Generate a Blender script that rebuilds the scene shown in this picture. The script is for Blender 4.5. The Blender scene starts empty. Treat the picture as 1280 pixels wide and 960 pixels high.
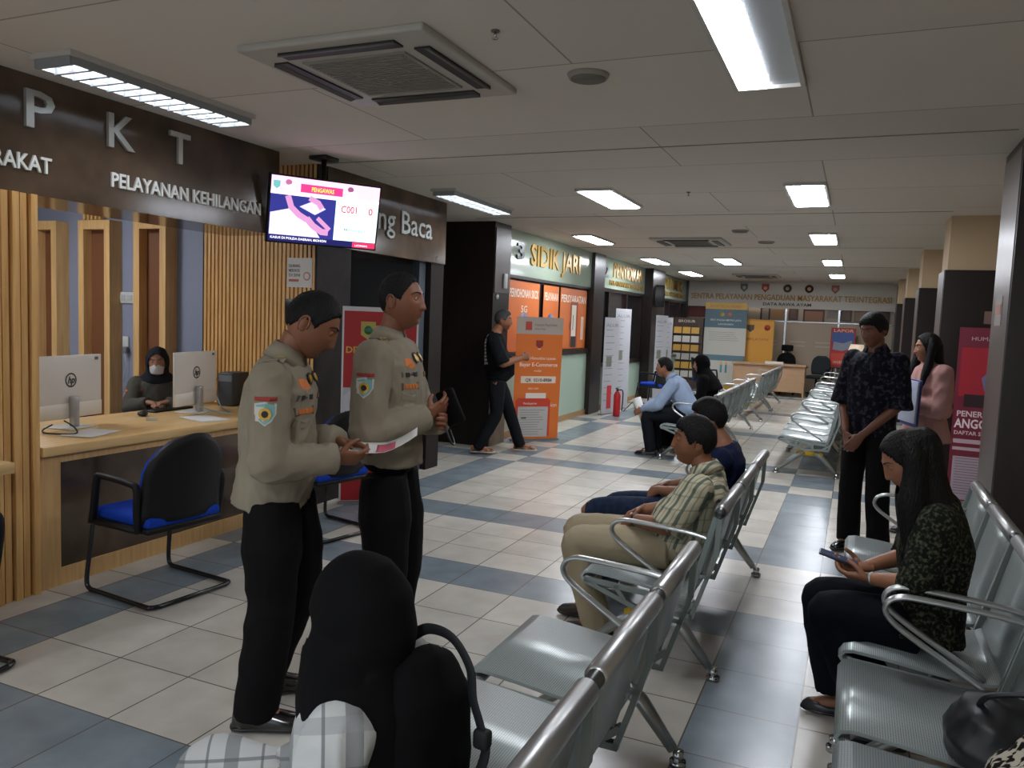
import bpy, bmesh, math, random
import numpy as np
from mathutils import Vector, Matrix, Euler, Quaternion
from mathutils.bvhtree import BVHTree
from mathutils import noise as mnoise
random.seed(7)
PI = math.pi
R = math.radians
scene = bpy.context.scene
COL = scene.collection

# ---------------------------------------------------------------- camera
yaw, pitch, roll = R(23.4), R(4.8), R(2.3)
cy, sy = math.cos(yaw), math.sin(yaw)
fw0 = Vector((-sy, cy, 0)); rt0 = Vector((cy, sy, 0)); up0 = Vector((0, 0, 1))
fw = fw0*math.cos(pitch) - up0*math.sin(pitch)
up1 = up0*math.cos(pitch) + fw0*math.sin(pitch)
rt = rt0*math.cos(roll) + up1*math.sin(roll)
up = up1*math.cos(roll) - rt0*math.sin(roll)
cam_data = bpy.data.cameras.new('camera')
cam = bpy.data.objects.new('camera', cam_data); COL.objects.link(cam)
mw = Matrix((rt, up, -fw)).transposed().to_4x4(); mw.translation = Vector((0, 0, 1.6))
cam.matrix_world = mw
cam_data.sensor_fit = 'HORIZONTAL'; cam_data.sensor_width = 36.0
cam_data.lens = 36.0*987/1280; cam_data.clip_start = 0.05; cam_data.clip_end = 100
scene.camera = cam

# ---------------------------------------------------------------- world, exposure
world = bpy.data.worlds.new('world'); scene.world = world; world.use_nodes = True
world.node_tree.nodes['Background'].inputs[0].default_value = (.62, .68, .75, 1)
world.node_tree.nodes['Background'].inputs[1].default_value = 0.8
LAMP = 26.0
scene.view_settings.view_transform = 'Standard'
scene.view_settings.look = 'None'
scene.view_settings.exposure = 0.9
scene.view_settings.gamma = 1.0
scene.view_settings.use_curve_mapping = False
scene.cycles.max_bounces = 7
scene.cycles.diffuse_bounces = 4
scene.cycles.glossy_bounces = 3
scene.cycles.transmission_bounces = 4
scene.cycles.transparent_max_bounces = 8
scene.cycles.sample_clamp_indirect = 4.0
scene.cycles.caustics_reflective = False
scene.cycles.caustics_refractive = False

# ---------------------------------------------------------------- helpers
def S(h):
    h = h.lstrip('#'); c = [int(h[i:i+2], 16)/255 for i in (0, 2, 4)]
    return tuple((x/12.92 if x <= .04045 else ((x+.055)/1.055)**2.4) for x in c)

_mats = {}
def mat(name, col='#808080', rough=.5, metal=0.0, col2=None, nscale=6.0, bump=0.0, bscale=60.0,
        emit=0.0, spec=.5, stretch=(1, 1, 1), attr=None, contrast=(.35, .65), coat=0.0, alpha=1.0, detail=3.0):
    if name in _mats: return _mats[name]
    m = bpy.data.materials.new(name); m.use_nodes = True; _mats[name] = m
    nt = m.node_tree; b = nt.nodes['Principled BSDF']
    c = (*S(col), 1)
    b.inputs['Base Color'].default_value = c
    b.inputs['Roughness'].default_value = rough
    b.inputs['Metallic'].default_value = metal
    b.inputs['Specular IOR Level'].default_value = (.12 if rough >= .75 and spec == .5 else spec)
    if coat:
        b.inputs['Coat Weight'].default_value = coat; b.inputs['Coat Roughness'].default_value = .15
    if alpha < 1: b.inputs['Alpha'].default_value = alpha
    tc = nt.nodes.new('ShaderNodeTexCoord'); mp = nt.nodes.new('ShaderNodeMapping')
    mp.inputs['Scale'].default_value = stretch
    nt.links.new(tc.outputs['Object'], mp.inputs[0])
    if col2:
        n = nt.nodes.new('ShaderNodeTexNoise'); n.inputs['Scale'].default_value = nscale
        n.inputs['Detail'].default_value = detail
        nt.links.new(mp.outputs[0], n.inputs[0])
        r = nt.nodes.new('ShaderNodeValToRGB')
        r.color_ramp.elements[0].color = c; r.color_ramp.elements[1].color = (*S(col2), 1)
        r.color_ramp.elements[0].position = contrast[0]; r.color_ramp.elements[1].position = contrast[1]
        nt.links.new(n.outputs[0], r.inputs[0]); nt.links.new(r.outputs[0], b.inputs['Base Color'])
    if attr:
        a = nt.nodes.new('ShaderNodeAttribute'); a.attribute_name = attr
        mx = nt.nodes.new('ShaderNodeMix'); mx.data_type = 'RGBA'; mx.blend_type = 'MULTIPLY'
        mx.inputs[0].default_value = 1
        src = b.inputs['Base Color'].links[0].from_socket if b.inputs['Base Color'].links else None
        if src: nt.links.new(src, mx.inputs[6])
        else: mx.inputs[6].default_value = c
        nt.links.new(a.outputs['Color'], mx.inputs[7]); nt.links.new(mx.outputs[2], b.inputs['Base Color'])
    if bump:
        n2 = nt.nodes.new('ShaderNodeTexNoise'); n2.inputs['Scale'].default_value = bscale
        n2.inputs['Detail'].default_value = 3
        nt.links.new(mp.outputs[0], n2.inputs[0])
        bp = nt.nodes.new('ShaderNodeBump'); bp.inputs['Strength'].default_value = bump
        bp.inputs['Distance'].default_value = .01
        nt.links.new(n2.outputs[0], bp.inputs['Height']); nt.links.new(bp.outputs[0], b.inputs['Normal'])
    if emit:
        b.inputs['Emission Color'].default_value = c; b.inputs['Emission Strength'].default_value = emit
    return m

def nodes_of(m): return m.node_tree.nodes, m.node_tree.links, m.node_tree.nodes['Principled BSDF']

class MB:
    """collects shapes and links them as ONE mesh object"""
    def __init__(s): s.v = []; s.f = []; s.m = []; s.mats = []; s.cur = 0; s.sm = []; s.smooth = False
    def use(s, m, smooth=None):
        if m not in s.mats: s.mats.append(m)
        s.cur = s.mats.index(m)
        if smooth is not None: s.smooth = smooth
        return s
    def add(s, vs, fs, smooth=None):
        o = len(s.v); s.v += [tuple(v) for v in vs]
        sm = s.smooth if smooth is None else smooth
        for f in fs: s.f.append(tuple(i+o for i in f)); s.m.append(s.cur); s.sm.append(sm)
        return s
    def box(s, x0, y0, z0, x1, y1, z1):
        x0, x1 = sorted((x0, x1)); y0, y1 = sorted((y0, y1)); z0, z1 = sorted((z0, z1))
        v = [(x0,y0,z0),(x1,y0,z0),(x1,y1,z0),(x0,y1,z0),(x0,y0,z1),(x1,y0,z1),(x1,y1,z1),(x0,y1,z1)]
        return s.add(v, [(0,3,2,1),(4,5,6,7),(0,1,5,4),(1,2,6,5),(2,3,7,6),(3,0,4,7)], False)
    def rbox(s, x0, y0, z0, x1, y1, z1, r=.01, seg=3):
        """box with rounded edges"""
        bm = bmesh.new(); bmesh.ops.create_cube(bm, size=1)
        for v in bm.verts:
            v.co = Vector(((x0+x1)/2+v.co.x*(x1-x0), (y0+y1)/2+v.co.y*(y1-y0), (z0+z1)/2+v.co.z*(z1-z0)))
        bmesh.ops.bevel(bm, geom=list(bm.edges), offset=r, segments=seg, affect='EDGES', profile=.5)
        s.bm(bm); return s
    def bm(s, bm, M4=None, smooth=True):
        bm.verts.index_update()
        vs = [(M4 @ v.co if M4 else v.co) for v in bm.verts]
        s.add(vs, [[v.index for v in f.verts] for f in bm.faces], smooth); bm.free(); return s
    def obox(s, c, size, rot):
        """oriented box; rot = Matrix 3x3 or Euler tuple"""
        if not isinstance(rot, Matrix): rot = Euler(rot).to_matrix()
        c = Vector(c); hx, hy, hz = [q/2 for q in size]
        v = [c + rot @ Vector((a*hx, b*hy, d*hz)) for d in (-1, 1) for a, b in ((-1,-1),(1,-1),(1,1),(-1,1))]
        return s.add(v, [(0,3,2,1),(4,5,6,7),(0,1,5,4),(1,2,6,5),(2,3,7,6),(3,0,4,7)], False)
    def bar(s, a, b, w, t, upv=(0, 0, 1)):
        """rectangular bar a->b, width w (across), thickness t (along up)"""
        a, b = Vector(a), Vector(b); d = (b-a); L = d.length; d.normalize()
        u = Vector(upv); x = d.cross(u)
        if x.length < 1e-4: x = d.cross(Vector((1, 0, 0)))
        x.normalize(); u = x.cross(d)
        rot = Matrix((x, d, u)).transposed()
        return s.obox((a+b)/2, (w, L, t), rot)
    def tube(s, pts, r, n=10, caps=True, smooth=True, flat=None):
        """tube along points; r scalar/list; flat=(rx,ry) scale on the two cross axes"""
        pts = [Vector(p) for p in pts]; N = len(pts)
        rr = r if isinstance(r, (list, tuple)) else [r]*N
        t0 = (pts[1]-pts[0]).normalized()
        ref = Vector((0, 0, 1)) if abs(t0.z) < .9 else Vector((0, 1, 0))
        nrm = (ref - t0*ref.dot(t0)).normalized(); vs = []
        for i, p in enumerate(pts):
            if i == 0: t = (pts[1]-pts[0])
            elif i == N-1: t = (pts[-1]-pts[-2])
            else: t = (pts[i+1]-p).normalized()+(p-pts[i-1]).normalized()
            t.normalize(); nrm = (nrm - t*nrm.dot(t))
            if nrm.length < 1e-5: nrm = t.orthogonal()
            nrm.normalize(); bn = t.cross(nrm)
            fx, fy = flat if flat else (1, 1)
            for k in range(n):
                a = 2*PI*k/n
                vs.append(p + nrm*math.cos(a)*rr[i]*fy + bn*math.sin(a)*rr[i]*fx)
        fs = [(i*n+k, i*n+(k+1) % n, (i+1)*n+(k+1) % n, (i+1)*n+k) for i in range(N-1) for k in range(n)]
        if caps: fs += [tuple(range(n))[::-1], tuple(range((N-1)*n, N*n))]
        return s.add(vs, fs, smooth)
    def rings(s, rings, caps=True, smooth=True, closed=False):
        n = len(rings[0]); N = len(rings); vs = [v for r_ in rings for v in r_]
        rng = N if closed else N-1
        fs = [(i*n+k, i*n+(k+1) % n, ((i+1) % N)*n+(k+1) % n, ((i+1) % N)*n+k) for i in range(rng) for k in range(n)]
        if caps and not closed: fs += [tuple(range(n))[::-1], tuple(range((N-1)*n, N*n))]
        return s.add(vs, fs, smooth)
    def prism(s, poly, M4, depth, smooth=False):
        """polygon [(x,y)] in the xy plane of M4 extruded along z by depth"""
        n = len(poly)
        vs = [M4 @ Vector((x, y, 0)) for x, y in poly]+[M4 @ Vector((x, y, depth)) for x, y in poly]
        fs = [tuple(range(n))[::-1], tuple(range(n, 2*n))]+[(i, (i+1) % n, n+(i+1) % n, n+i) for i in range(n)]
        return s.add(vs, fs, smooth)
    def cyl(s, a, b, r, n=20, r2=None, smooth=True): return s.tube([a, b], [r, r if r2 is None else r2], n, True, smooth)
    def sphere(s, c, rx, ry=None, rz=None, nu=20, nv=12, rot=None):
        ry = ry or rx; rz = rz or rx; c = Vector(c); vs = []
        for j in range(nv+1):
            ph = PI*j/nv - PI/2
            for i in range(nu):
                th = 2*PI*i/nu
                p = Vector((rx*math.cos(ph)*math.cos(th), ry*math.cos(ph)*math.sin(th), rz*math.sin(ph)))
                vs.append(c + (rot @ p if rot else p))
        fs = [(j*nu+i, j*nu+(i+1) % nu, (j+1)*nu+(i+1) % nu, (j+1)*nu+i) for j in range(nv) for i in range(nu)]
        return s.add(vs, fs, True)
    def text(s, body, size, M4, depth=.004, bold=0.0, align='LEFT', sx=1.0, width=None):
        vs, fs, w = textgeo(body, depth/size, bold, align)
        if width: sx = width/(w*size) if w > 0 else 1
        s.add([M4 @ Vector((x*size*sx, y*size, z*size)) for x, y, z in vs], fs, False); return s
    def build(s, name, m=None, parent=None, loc=None):
        me = bpy.data.meshes.new(name); me.from_pydata(s.v, [], s.f)
        mats = ([m] if m else []) if not s.mats else s.mats
        for q in mats: me.materials.append(q)
        if s.mats: me.polygons.foreach_set('material_index', s.m)
        me.polygons.foreach_set('use_smooth', s.sm)
        me.update()
        o = bpy.data.objects.new(name, me); COL.objects.link(o)
        if parent: o.parent = parent
        if loc: o.location = loc
        return o

_tg = {}
def textgeo(body, depth, bold, align):
    key = (body, round(depth, 3), bold, align)
    if key in _tg: return _tg[key]
    cu = bpy.data.curves.new('t', 'FONT'); cu.body = body; cu.size = 1; cu.extrude = depth/2
    cu.offset = bold; cu.align_x = align; cu.resolution_u = 2
    o = bpy.data.objects.new('t', cu); COL.objects.link(o)
    dg = bpy.context.evaluated_depsgraph_get(); dg.update()
    me = bpy.data.meshes.new_from_object(o.evaluated_get(dg))
    vs = [tuple(v.co) for v in me.vertices]; fs = [tuple(p.vertices) for p in me.polygons]
    vs = [(x, y, z+depth/2) for x, y, z in vs]
    xs = [v[0] for v in vs] or [0]
    bpy.data.objects.remove(o); bpy.data.curves.remove(cu); bpy.data.meshes.remove(me)
    _tg[key] = (vs, fs, max(xs)-min(xs)); return _tg[key]

def frame(o, x, y):
    """matrix from origin o, local x axis and y axis (z = x cross y)"""
    x = Vector(x).normalized(); y = Vector(y).normalized(); z = x.cross(y)
    m = Matrix((x, y, z)).transposed().to_4x4(); m.translation = Vector(o); return m
def FX(x, y, z): return frame((x, y, z), (0, 1, 0), (0, 0, 1))      # on a wall that faces +X
def FY(x, y, z): return frame((x, y, z), (1, 0, 0), (0, 0, 1))      # on a wall that faces -Y
def FXn(x, y, z): return frame((x, y, z), (0, -1, 0), (0, 0, 1))    # on a wall that faces -X

def tag(o, label=None, cat=None, group=None, kind=None):
    if label: o['label'] = label
    if cat: o['category'] = cat
    if group: o['group'] = group
    if kind: o['kind'] = kind
    return o
def empty(name, loc=(0, 0, 0), rz=0.0, label=None, cat=None, group=None):
    o = bpy.data.objects.new(name, None); COL.objects.link(o); o.location = loc; o.rotation_euler = (0, 0, rz)
    o.empty_display_size = .1
    return tag(o, label, cat, group)
def struct(o, label=None): o['kind'] = 'structure'; 
def copy_tree(o, parent=None):
    c = o.copy(); COL.objects.link(c); c.parent = parent
    for ch in list(o.children): copy_tree(ch, c)
    return c
def clone(root, loc, rz, label, group=None):
    c = copy_tree(root); c.location = loc; c.rotation_euler = (0, 0, rz); c['label'] = label
    if group: c['group'] = group
    return c
def bez(pts, n=6):
    """Catmull-Rom through the points"""
    P = [Vector(p) for p in pts]; out = []
    for i in range(len(P)-1):
        p0 = P[max(i-1, 0)]; p1 = P[i]; p2 = P[i+1]; p3 = P[min(i+2, len(P)-1)]
        for k in range(n):
            t = k/n; out.append(.5*((2*p1)+(-p0+p2)*t+(2*p0-5*p1+4*p2-p3)*t*t+(-p0+3*p1-3*p2+p3)*t**3))
    out.append(P[-1]); return out
# ---------------------------------------------------------------- materials of the place
H = 2.75
m_dark = mat('dark laminate', '#1c1613', .32, col2='#241b17', nscale=3, stretch=(8, 8, 1), spec=.4)
m_dark2 = mat('dark brown panel', '#3a2c25', .4, col2='#4a392f', nscale=3, stretch=(6, 6, 1))
m_cream = mat('cream paint', '#b7a183', .75, bump=.05)
m_white = mat('ceiling white paint', '#b5afa7', .85, bump=.04, bscale=30)
m_oak = mat('light oak laminate', '#c39a63', .42, col2='#d2ab74', nscale=4, stretch=(10, 10, .7), bump=.03)
m_oakh = mat('light oak counter top', '#cba56c', .38, col2='#d8b67f', nscale=4, stretch=(8, .8, 8), bump=.02)
m_slat = mat('slat timber', '#cc9a5a', .45, col2='#dcb070', nscale=5, stretch=(9, 9, .5))
m_marble = mat('brown stone laminate', '#33281f', .15, col2='#6f5c4b', nscale=2.2, contrast=(.3, .85), detail=7)
m_bluegrey = mat('blue grey panel', '#7e8394', .6, bump=.05)
m_boxbrown = mat('brown cabinet back', '#6e4428', .5)
m_green = mat('pale green wall', '#9fb3a2', .5, bump=.03)
m_signgreen = mat('glossy pale green sign board', '#9aa897', .12)
m_silver = mat('silver lettering metal', '#b9bab4', .3, .55)
m_gold = mat('gold lettering metal', '#a98430', .3, .6)
m_whiteL = mat('white lettering', '#d9d9d3', .4)
m_black = mat('black plastic', '#0d0d0e', .35)
m_chrome = mat('chrome', '#b9bcbc', .18, 1.0)
m_greyL = mat('grey marks', '#5c5a56', .6)
m_ink = mat('black ink', '#1a1a1a', .6)
m_paper = mat('white paper', '#d8d8d4', .6)
m_skirt = mat('wooden skirting', '#9c7c55', .5)
m_far = mat('warm beige wall', '#9a8876', .6)

# floor: each tile a face; joints from its own uv
def floor():
    xs = [-0.11+.405*k for k in range(-24, 8)]
    xs = [(-3.79 if abs(x+3.755) < .02 else (-3.40 if abs(x+3.35) < .02 else x)) for x in xs]
    ys = [2.08-.4*k for k in range(12, 0, -1)]+[2.08, 2.48, 2.89, 3.29, 3.70, 4.10, 4.50, 4.84, 5.18, 5.52, 5.92, 6.35, 6.78, 7.2,
          7.63, 8.06, 8.44, 8.82, 9.18, 9.55]+[9.55+.405*k for k in range(1, 45)]
    rows = [(1.2, 2.07), (4.1, 4.5), (5.52, 5.92), (8.06, 8.44), (9.18, 9.55), (11.9, 12.4), (15.2, 15.6), (18.8, 19.3)]
    V = []; F = []; mi = []; rnd = []
    for y in ys:
        for x in xs: V.append((x, y, 0))
    n = len(xs)
    for j in range(len(ys)-1):
        for i in range(n-1):
            F.append((j*n+i, j*n+i+1, (j+1)*n+i+1, (j+1)*n+i))
            x = (xs[i]+xs[i+1])/2; y = (ys[j]+ys[j+1])/2
            r = any(a <= y <= b for a, b in rows)
            c = (-3.79 < x < -3.40) or (-.52 < x < -.11 and not 4.1 < y < 5.9 and y < 18)
            if x < -3.8 and y > 2 and y < 8: r = r and x > -4.3
            mi.append(1 if (r != c) else 0); rnd.append(random.random())
    me = bpy.data.meshes.new('floor'); me.from_pydata(V, [], F)
    uv = me.uv_layers.new(name='UVMap')
    for k, p in enumerate(me.polygons):
        for li, c in zip(p.loop_indices, ((0, 0), (1, 0), (1, 1), (0, 1))): uv.data[li].uv = c
    at = me.attributes.new('rnd', 'FLOAT', 'FACE'); at.data.foreach_set('value', rnd)
    for nm, c1, c2 in (('beige floor tile', '#b3afa4', '#c3beb3'), ('blue grey floor tile', '#6c777e', '#7f898e')):
        m = mat(nm, c1, .26, col2=c2, spec=.4, nscale=5, contrast=(.3, .7), detail=6)
        N, L, b = nodes_of(m)
        src = b.inputs['Base Color'].links[0].from_socket
        a = N.new('ShaderNodeAttribute'); a.attribute_name = 'rnd'
        mr = N.new('ShaderNodeMapRange'); mr.inputs[3].default_value = .88; mr.inputs[4].default_value = 1.06
        L.new(a.outputs['Fac'], mr.inputs[0])
        hs = N.new('ShaderNodeHueSaturation'); L.new(mr.outputs[0], hs.inputs['Value']); L.new(src, hs.inputs['Color'])
        u = N.new('ShaderNodeUVMap'); sp = N.new('ShaderNodeSeparateXYZ'); L.new(u.outputs[0], sp.inputs[0])
        prev = None
        for ax in (0, 1):
            s1 = N.new('ShaderNodeMath'); s1.operation = 'SUBTRACT'; L.new(sp.outputs[ax], s1.inputs[0]); s1.inputs[1].default_value = .5
            s2 = N.new('ShaderNodeMath'); s2.operation = 'ABSOLUTE'; L.new(s1.outputs[0], s2.inputs[0])
            if prev:
                s3 = N.new('ShaderNodeMath'); s3.operation = 'MAXIMUM'; L.new(s2.outputs[0], s3.inputs[0]); L.new(prev, s3.inputs[1]); prev = s3.outputs[0]
            else: prev = s2.outputs[0]
        g = N.new('ShaderNodeMath'); g.operation = 'GREATER_THAN'; L.new(prev, g.inputs[0]); g.inputs[1].default_value = .492
        mx = N.new('ShaderNodeMix'); mx.data_type = 'RGBA'; L.new(g.outputs[0], mx.inputs[0])
        L.new(hs.outputs[0], mx.inputs[6]); mx.inputs[7].default_value = (*S('#5f5a52'), 1)
        L.new(mx.outputs[2], b.inputs['Base Color'])
        me.materials.append(m)
    me.polygons.foreach_set('material_index', mi); me.update()
    o = bpy.data.objects.new('floor', me); COL.objects.link(o); struct(o)
floor()

# ceiling with fibre boards
mc = mat('ceiling board', '#b3ada5', .85)
N, L, b = nodes_of(mc)
tc = N.new('ShaderNodeTexCoord'); br = N.new('ShaderNodeTexBrick'); mpp = N.new('ShaderNodeMapping')
mpp.inputs['Location'].default_value = (.3, .15, 0)
L.new(tc.outputs['Object'], mpp.inputs[0]); L.new(mpp.outputs[0], br.inputs[0])
br.inputs['Color1'].default_value = (*S('#d0cac1'), 1); br.inputs['Color2'].default_value = (*S('#c8c2b9'), 1)
br.inputs['Mortar'].default_value = (*S('#958f87'), 1); br.inputs['Scale'].default_value = 1
br.inputs['Brick Width'].default_value = 2.4; br.inputs['Row Height'].default_value = 1.2
br.inputs['Mortar Size'].default_value = .005; br.offset = .4
L.new(br.outputs[0], b.inputs['Base Color'])
o = MB().box(-9, -2.7, H, 2.6, 23, H+.12).build('ceiling', mc); struct(o)
for i, yy_ in enumerate((5.2, 8.45, 12.0, 15.6)):  # thin darker strips stand in for the shadow lines of ceiling steps
    o = MB().box(-4.0 if yy_ < 6 else -4.2, yy_-.006, H-.004, .74, yy_+.006, H+.01).build('trim_%d' % (i+1), mat('step shadow strip', '#8a847c', .8)); struct(o)

def st(name, m, *boxes):
    mb = MB()
    for q in boxes: mb.box(*q)
    o = mb.build(name, m); struct(o); return o
# outer walls
st('wall_left', m_far, (-9, -2.7, 0, -8.9, 5.3, H))
#st('wall_back', m_cream, (-9, -2.8, 0, 2.6, -2.7, H))
st('wall_right', m_cream, (1.75, -2.7, 0, 1.85, 23, H))
# partition at y = 5.2 behind the service desks
st('wall_partition', m_bluegrey, (-8.9, 5.22, 0, -4.0, 5.34, H))
mb = MB()
x = -4.005
while x > -5.17:
    mb.box(x-.026, 5.195, 0, x, 5.22, H if x > -4.45 else 2.7); x -= .042
mb2 = MB().box(-5.17, 5.215, 0, -4.0, 5.225, H)
bk = mb2.build('wall_panel', mat('slat backing', '#6b4a26', .7)); struct(bk)
sl = mb.build('slat_cladding', m_slat, bk)
st('wall_inner', mat('dark office', '#2b2723', .7), (-8.9, 9.4, 0, -4.97, 9.5, H), (-8.9, 5.34, 0, -8.8, 9.4, H))
# stone-faced fascia boards over the service desks
f1 = MB().box(-4.5, -1.0, 2.14, -4.0, 4.75, H).build('wall_fascia', m_marble); struct(f1)
f2 = MB().box(-4.5, 5.30, 2.12, -3.97, 7.30, H).build('wall_fascia.001', m_marble); struct(f2)
t = MB()
for ch, y0, y1 in (('S', 2.2, 2.36), ('P', 2.77, 2.93), ('K', 3.26, 3.44), ('T', 3.72, 3.88)):
    t.text(ch, .27, FX(-3.998, y0, 2.485), .02, .012, width=y1-y0)
t.build('large_lettering', m_silver, f1)
t = MB()
t.text('PELAYANAN KEHILANGAN', .115, FX(-3.998, 3.30, 2.262), .012, .016, width=1.24)
t.text('PELAYANAN MASYARAKAT', .115, FX(-3.998, 1.69, 2.262), .012, .016, width=1.24)
t.build('small_lettering', m_whiteL, f1)
t = MB(); t.text('Ruang Baca', .30, FX(-3.968, 5.50, 2.345), .015, .004, width=1.46)
t.build('lettering', mat('white grey lettering', '#a9aca9', .5), f2)
# pilaster under the reading room fascia, and door frame
st('trim_5', mat('dark stone pilaster', '#1c1714', .6, col2='#2c2420', nscale=4, spec=.2), (-4.12, 5.20, 0, -3.985, 5.66, 2.12), (-4.12, 5.2, 2.12, -3.99, 5.35, H))
st('door_1', mat('dim steel door frame', '#4e555c', .4, .3), (-4.12, 6.9, 0, -4.04, 7.02, 2.12))
st('trim_6', mat('corner stone', '#231e1a', .6, spec=.2), (-4.14, 7.04, 0, -3.985, 7.30, 2.12))
gl = MB().box(-4.09, 5.62, .0, -4.08, 6.9, 2.12).build('window_1', None); struct(gl)
mg = mat('clear glass', '#ffffff', .02); N, L, b = nodes_of(mg); b.inputs['Alpha'].default_value = .10
b.inputs['Base Color'].default_value = (.05, .06, .07, 1)
gl.data.materials.append(mg)
# left pillar before the fingerprint room
st('wall_pillar', m_dark, (-4.95, 8.74, 0, -4.08, 9.22, H))
st('wall_pillar_foot', mat('pillar foot stone', '#5d5140', .4, col2='#6f6250', nscale=6), (-4.082, 8.76, 0, -4.065, 9.20, .40))
st('wall_pillar_panel', mat('pillar brown strip', '#4b3f36', .4), (-4.082, 8.76, 1.9, -4.07, 9.21, 2.68))
# rooms beyond: fingerprint room wall etc. (x = -4.2)
XW = -4.2
st('wall_left_1', m_green, (XW-.12, 9.42, 0, XW, 12.85, 1.05))
st('window_2', m_dark, (XW-.14, 9.42, 1.05, XW+.03, 12.85, 1.13), (XW-.12, 9.42, 2.12, XW+.015, 12.85, 2.16),
   (XW-.12, 9.42, 1.1, XW-.05, 12.85, 2.14))
st('wall_left_2', m_green, (XW-.12, 13.5, 0, XW, 16.5, .78), )
st('window_3', m_dark, (XW-.14, 13.5, .78, XW+.03, 16.5, .84), (XW-.12, 13.5, 2.14, XW, 16.5, 2.2), (XW-.1, 13.45, .8, XW, 13.55, 2.15),
   (XW-.1, 14.0, .8, XW, 14.07, 2.15), (XW-.1, 15.2, .8, XW, 15.28, 2.15), (XW-.1, 16.42, .8, XW, 16.5, 2.15))
st('wall_left_3', m_green, (XW-.12, 17.6, 0, XW, 20.9, .78))
st('window_4', m_dark, (XW-.1, 17.6, .78, XW+.03, 20.9, .84), (XW-.1, 17.6, 2.14, XW, 20.9, 2.2), (XW-.1, 19.0, .8, XW, 19.08, 2.15), (XW-.1, 20.3, .8, XW, 20.4, 2.15))
st('wall_left_4', mat('room interior wall', '#6d6357', .8), (-6.9, 9.5, 0, -6.8, 23, H), (-6.8, 13.1, 0, -4.4, 13.2, H), (-6.8, 17.0, 0, -4.4, 17.1, H))
for i, (a, b_) in enumerate(((12.85, 13.45), (16.5, 17.6), (20.9, 21.0))):
    st('wall_column_left_%d' % (i+1), m_dark, (-4.6, a, 0, -4.12 if i != 1 else -4.0, b_, H))
gls = MB().box(XW-.06, 13.5, .84, XW-.055, 16.45, 2.14).box(XW-.06, 17.6, .84, XW-.055, 20.9, 2.14).build('window_5', mg); struct(gls)
st('baseboard_left', m_skirt, (XW, 9.42, 0, XW+.02, 12.85, .09), (XW, 13.55, 0, XW+.02, 16.5, .09), (XW, 17.6, 0, XW+.02, 20.9, .09))
# filing racks seen through the rear left windows
for (xx_, y0, n, lab) in ((-5.3, 18.0, 4, 'filing rack with brown folders behind the rear left window'), (-5.4, 14.1, 3, 'low grey filing rack behind the middle left window')):
    rk = empty('filing_rack', (xx_, y0, 0), 0, lab, 'rack')
    mb = MB()
    for k in range(n+1): mb.box(-.2, 0, .35+k*.36, .2, 1.6, .38+k*.36)
    for yv in (0, 1.57): mb.box(-.2, yv, 0, -.17, yv+.03, .38+n*.36); mb.box(.17, yv, 0, .2, yv+.03, .38+n*.36)
    mb.build('frame', mat('rack steel', '#6f6c66', .5), rk)
    for k in range(n):
        mb = MB()
        for q in range(9):
            yv = .06+q*.165+random.uniform(-.01, .01); mb.box(-.15, yv, .381+k*.36, .15, yv+.11, .381+k*.36+random.uniform(.1, .24))
        mb.build('folder_stack', mat(['folder brown', 'folder buff', 'folder white'][k % 3], ['#7d5c40', '#a08a6a', '#b7b2a8'][k % 3], .7), rk)

# sign boards of the rooms
def board(n, y0, y1, z0, z1, words):
    o = MB().box(XW-.1, y0, z0, XW+.02, y1, z1).build('wall_sign_%d' % n, m_signgreen); struct(o)
    for k, (txt, ya, yb, zb, size, m) in enumerate(words):
        t = MB(); t.text(txt, size, FX(XW+.021, ya, zb), .018, .02, width=yb-ya); t.build('lettering', m, o)
    return o
board(1, 9.42, 12.85, 2.16, H, [('3', 9.60, 9.85, 2.38, .3, mat('dark numeral', '#3b4348', .3, .3)), ('SIDIK JARI', 10.1, 12.2, 2.34, .40, m_gold)])
board(2, 13.45, 16.5, 2.2, H, [('2', 13.55, 13.8, 2.4, .28, _mats['dark numeral']), ('PENYIDIKAN', 14.1, 16.2, 2.42, .36, m_gold), ('PELAYANAN TERPADU', 13.9, 16.3, 2.27, .12, m_gold)])
board(3, 17.6, 20.9, 2.2, H, [('RUMIK', 18.3, 20.4, 2.42, .36, m_gold), ('PELAYANAN', 18.2, 20.5, 2.27, .13, m_gold)])

# far wall (y = 21)
YF = 21.0
st('wall_far', m_far, (-4.3, YF+.9, 0, 1.75, YF+1.0, H), (-6.8, YF+.9, 0, -4.3, YF+1.0, H))
st('wall_far_frosted', mat('frosted partition glass', '#a39079', .35), (-4.2, YF, 0, .8, YF+.03, 1.78))
gf = MB().box(-4.2, YF, 1.78, .8, YF+.02, 2.1).build('window_6', mg); struct(gf)
st('window_7', m_chrome, (-1.69, YF-.02, 0, -1.65, YF+.05, 2.1), (-.45, YF-.02, 0, -.41, YF+.05, 2.1), (-4.2, YF-.02, 1.77, .8, YF+.04, 1.79), (.76, YF-.02, 0, .8, YF+.05, 2.1), (-4.2, YF-.02, 0, -4.16, YF+.05, 2.1))
fs = MB().box(-4.2, YF-.05, 2.1, .8, YF+.05, H).build('wall_sign_4', mat('off white sign board', '#c9c3b9', .4)); struct(fs)
t = MB(); t.text('SENTRA PELAYANAN PENGADUAN MASYARAKAT TERINTEGRASI', .2, FY(-4.05, YF-.051, 2.30), .03, .012, width=4.75); t.build('gold_lettering', mat('dull gold', '#b08638', .5, .1), fs)
t = MB(); t.text('DATA RAWA AYAM', .11, FY(-2.24, YF-.051, 2.165), .01, .012, width=1.14); t.build('black_lettering', m_ink, fs)
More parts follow.
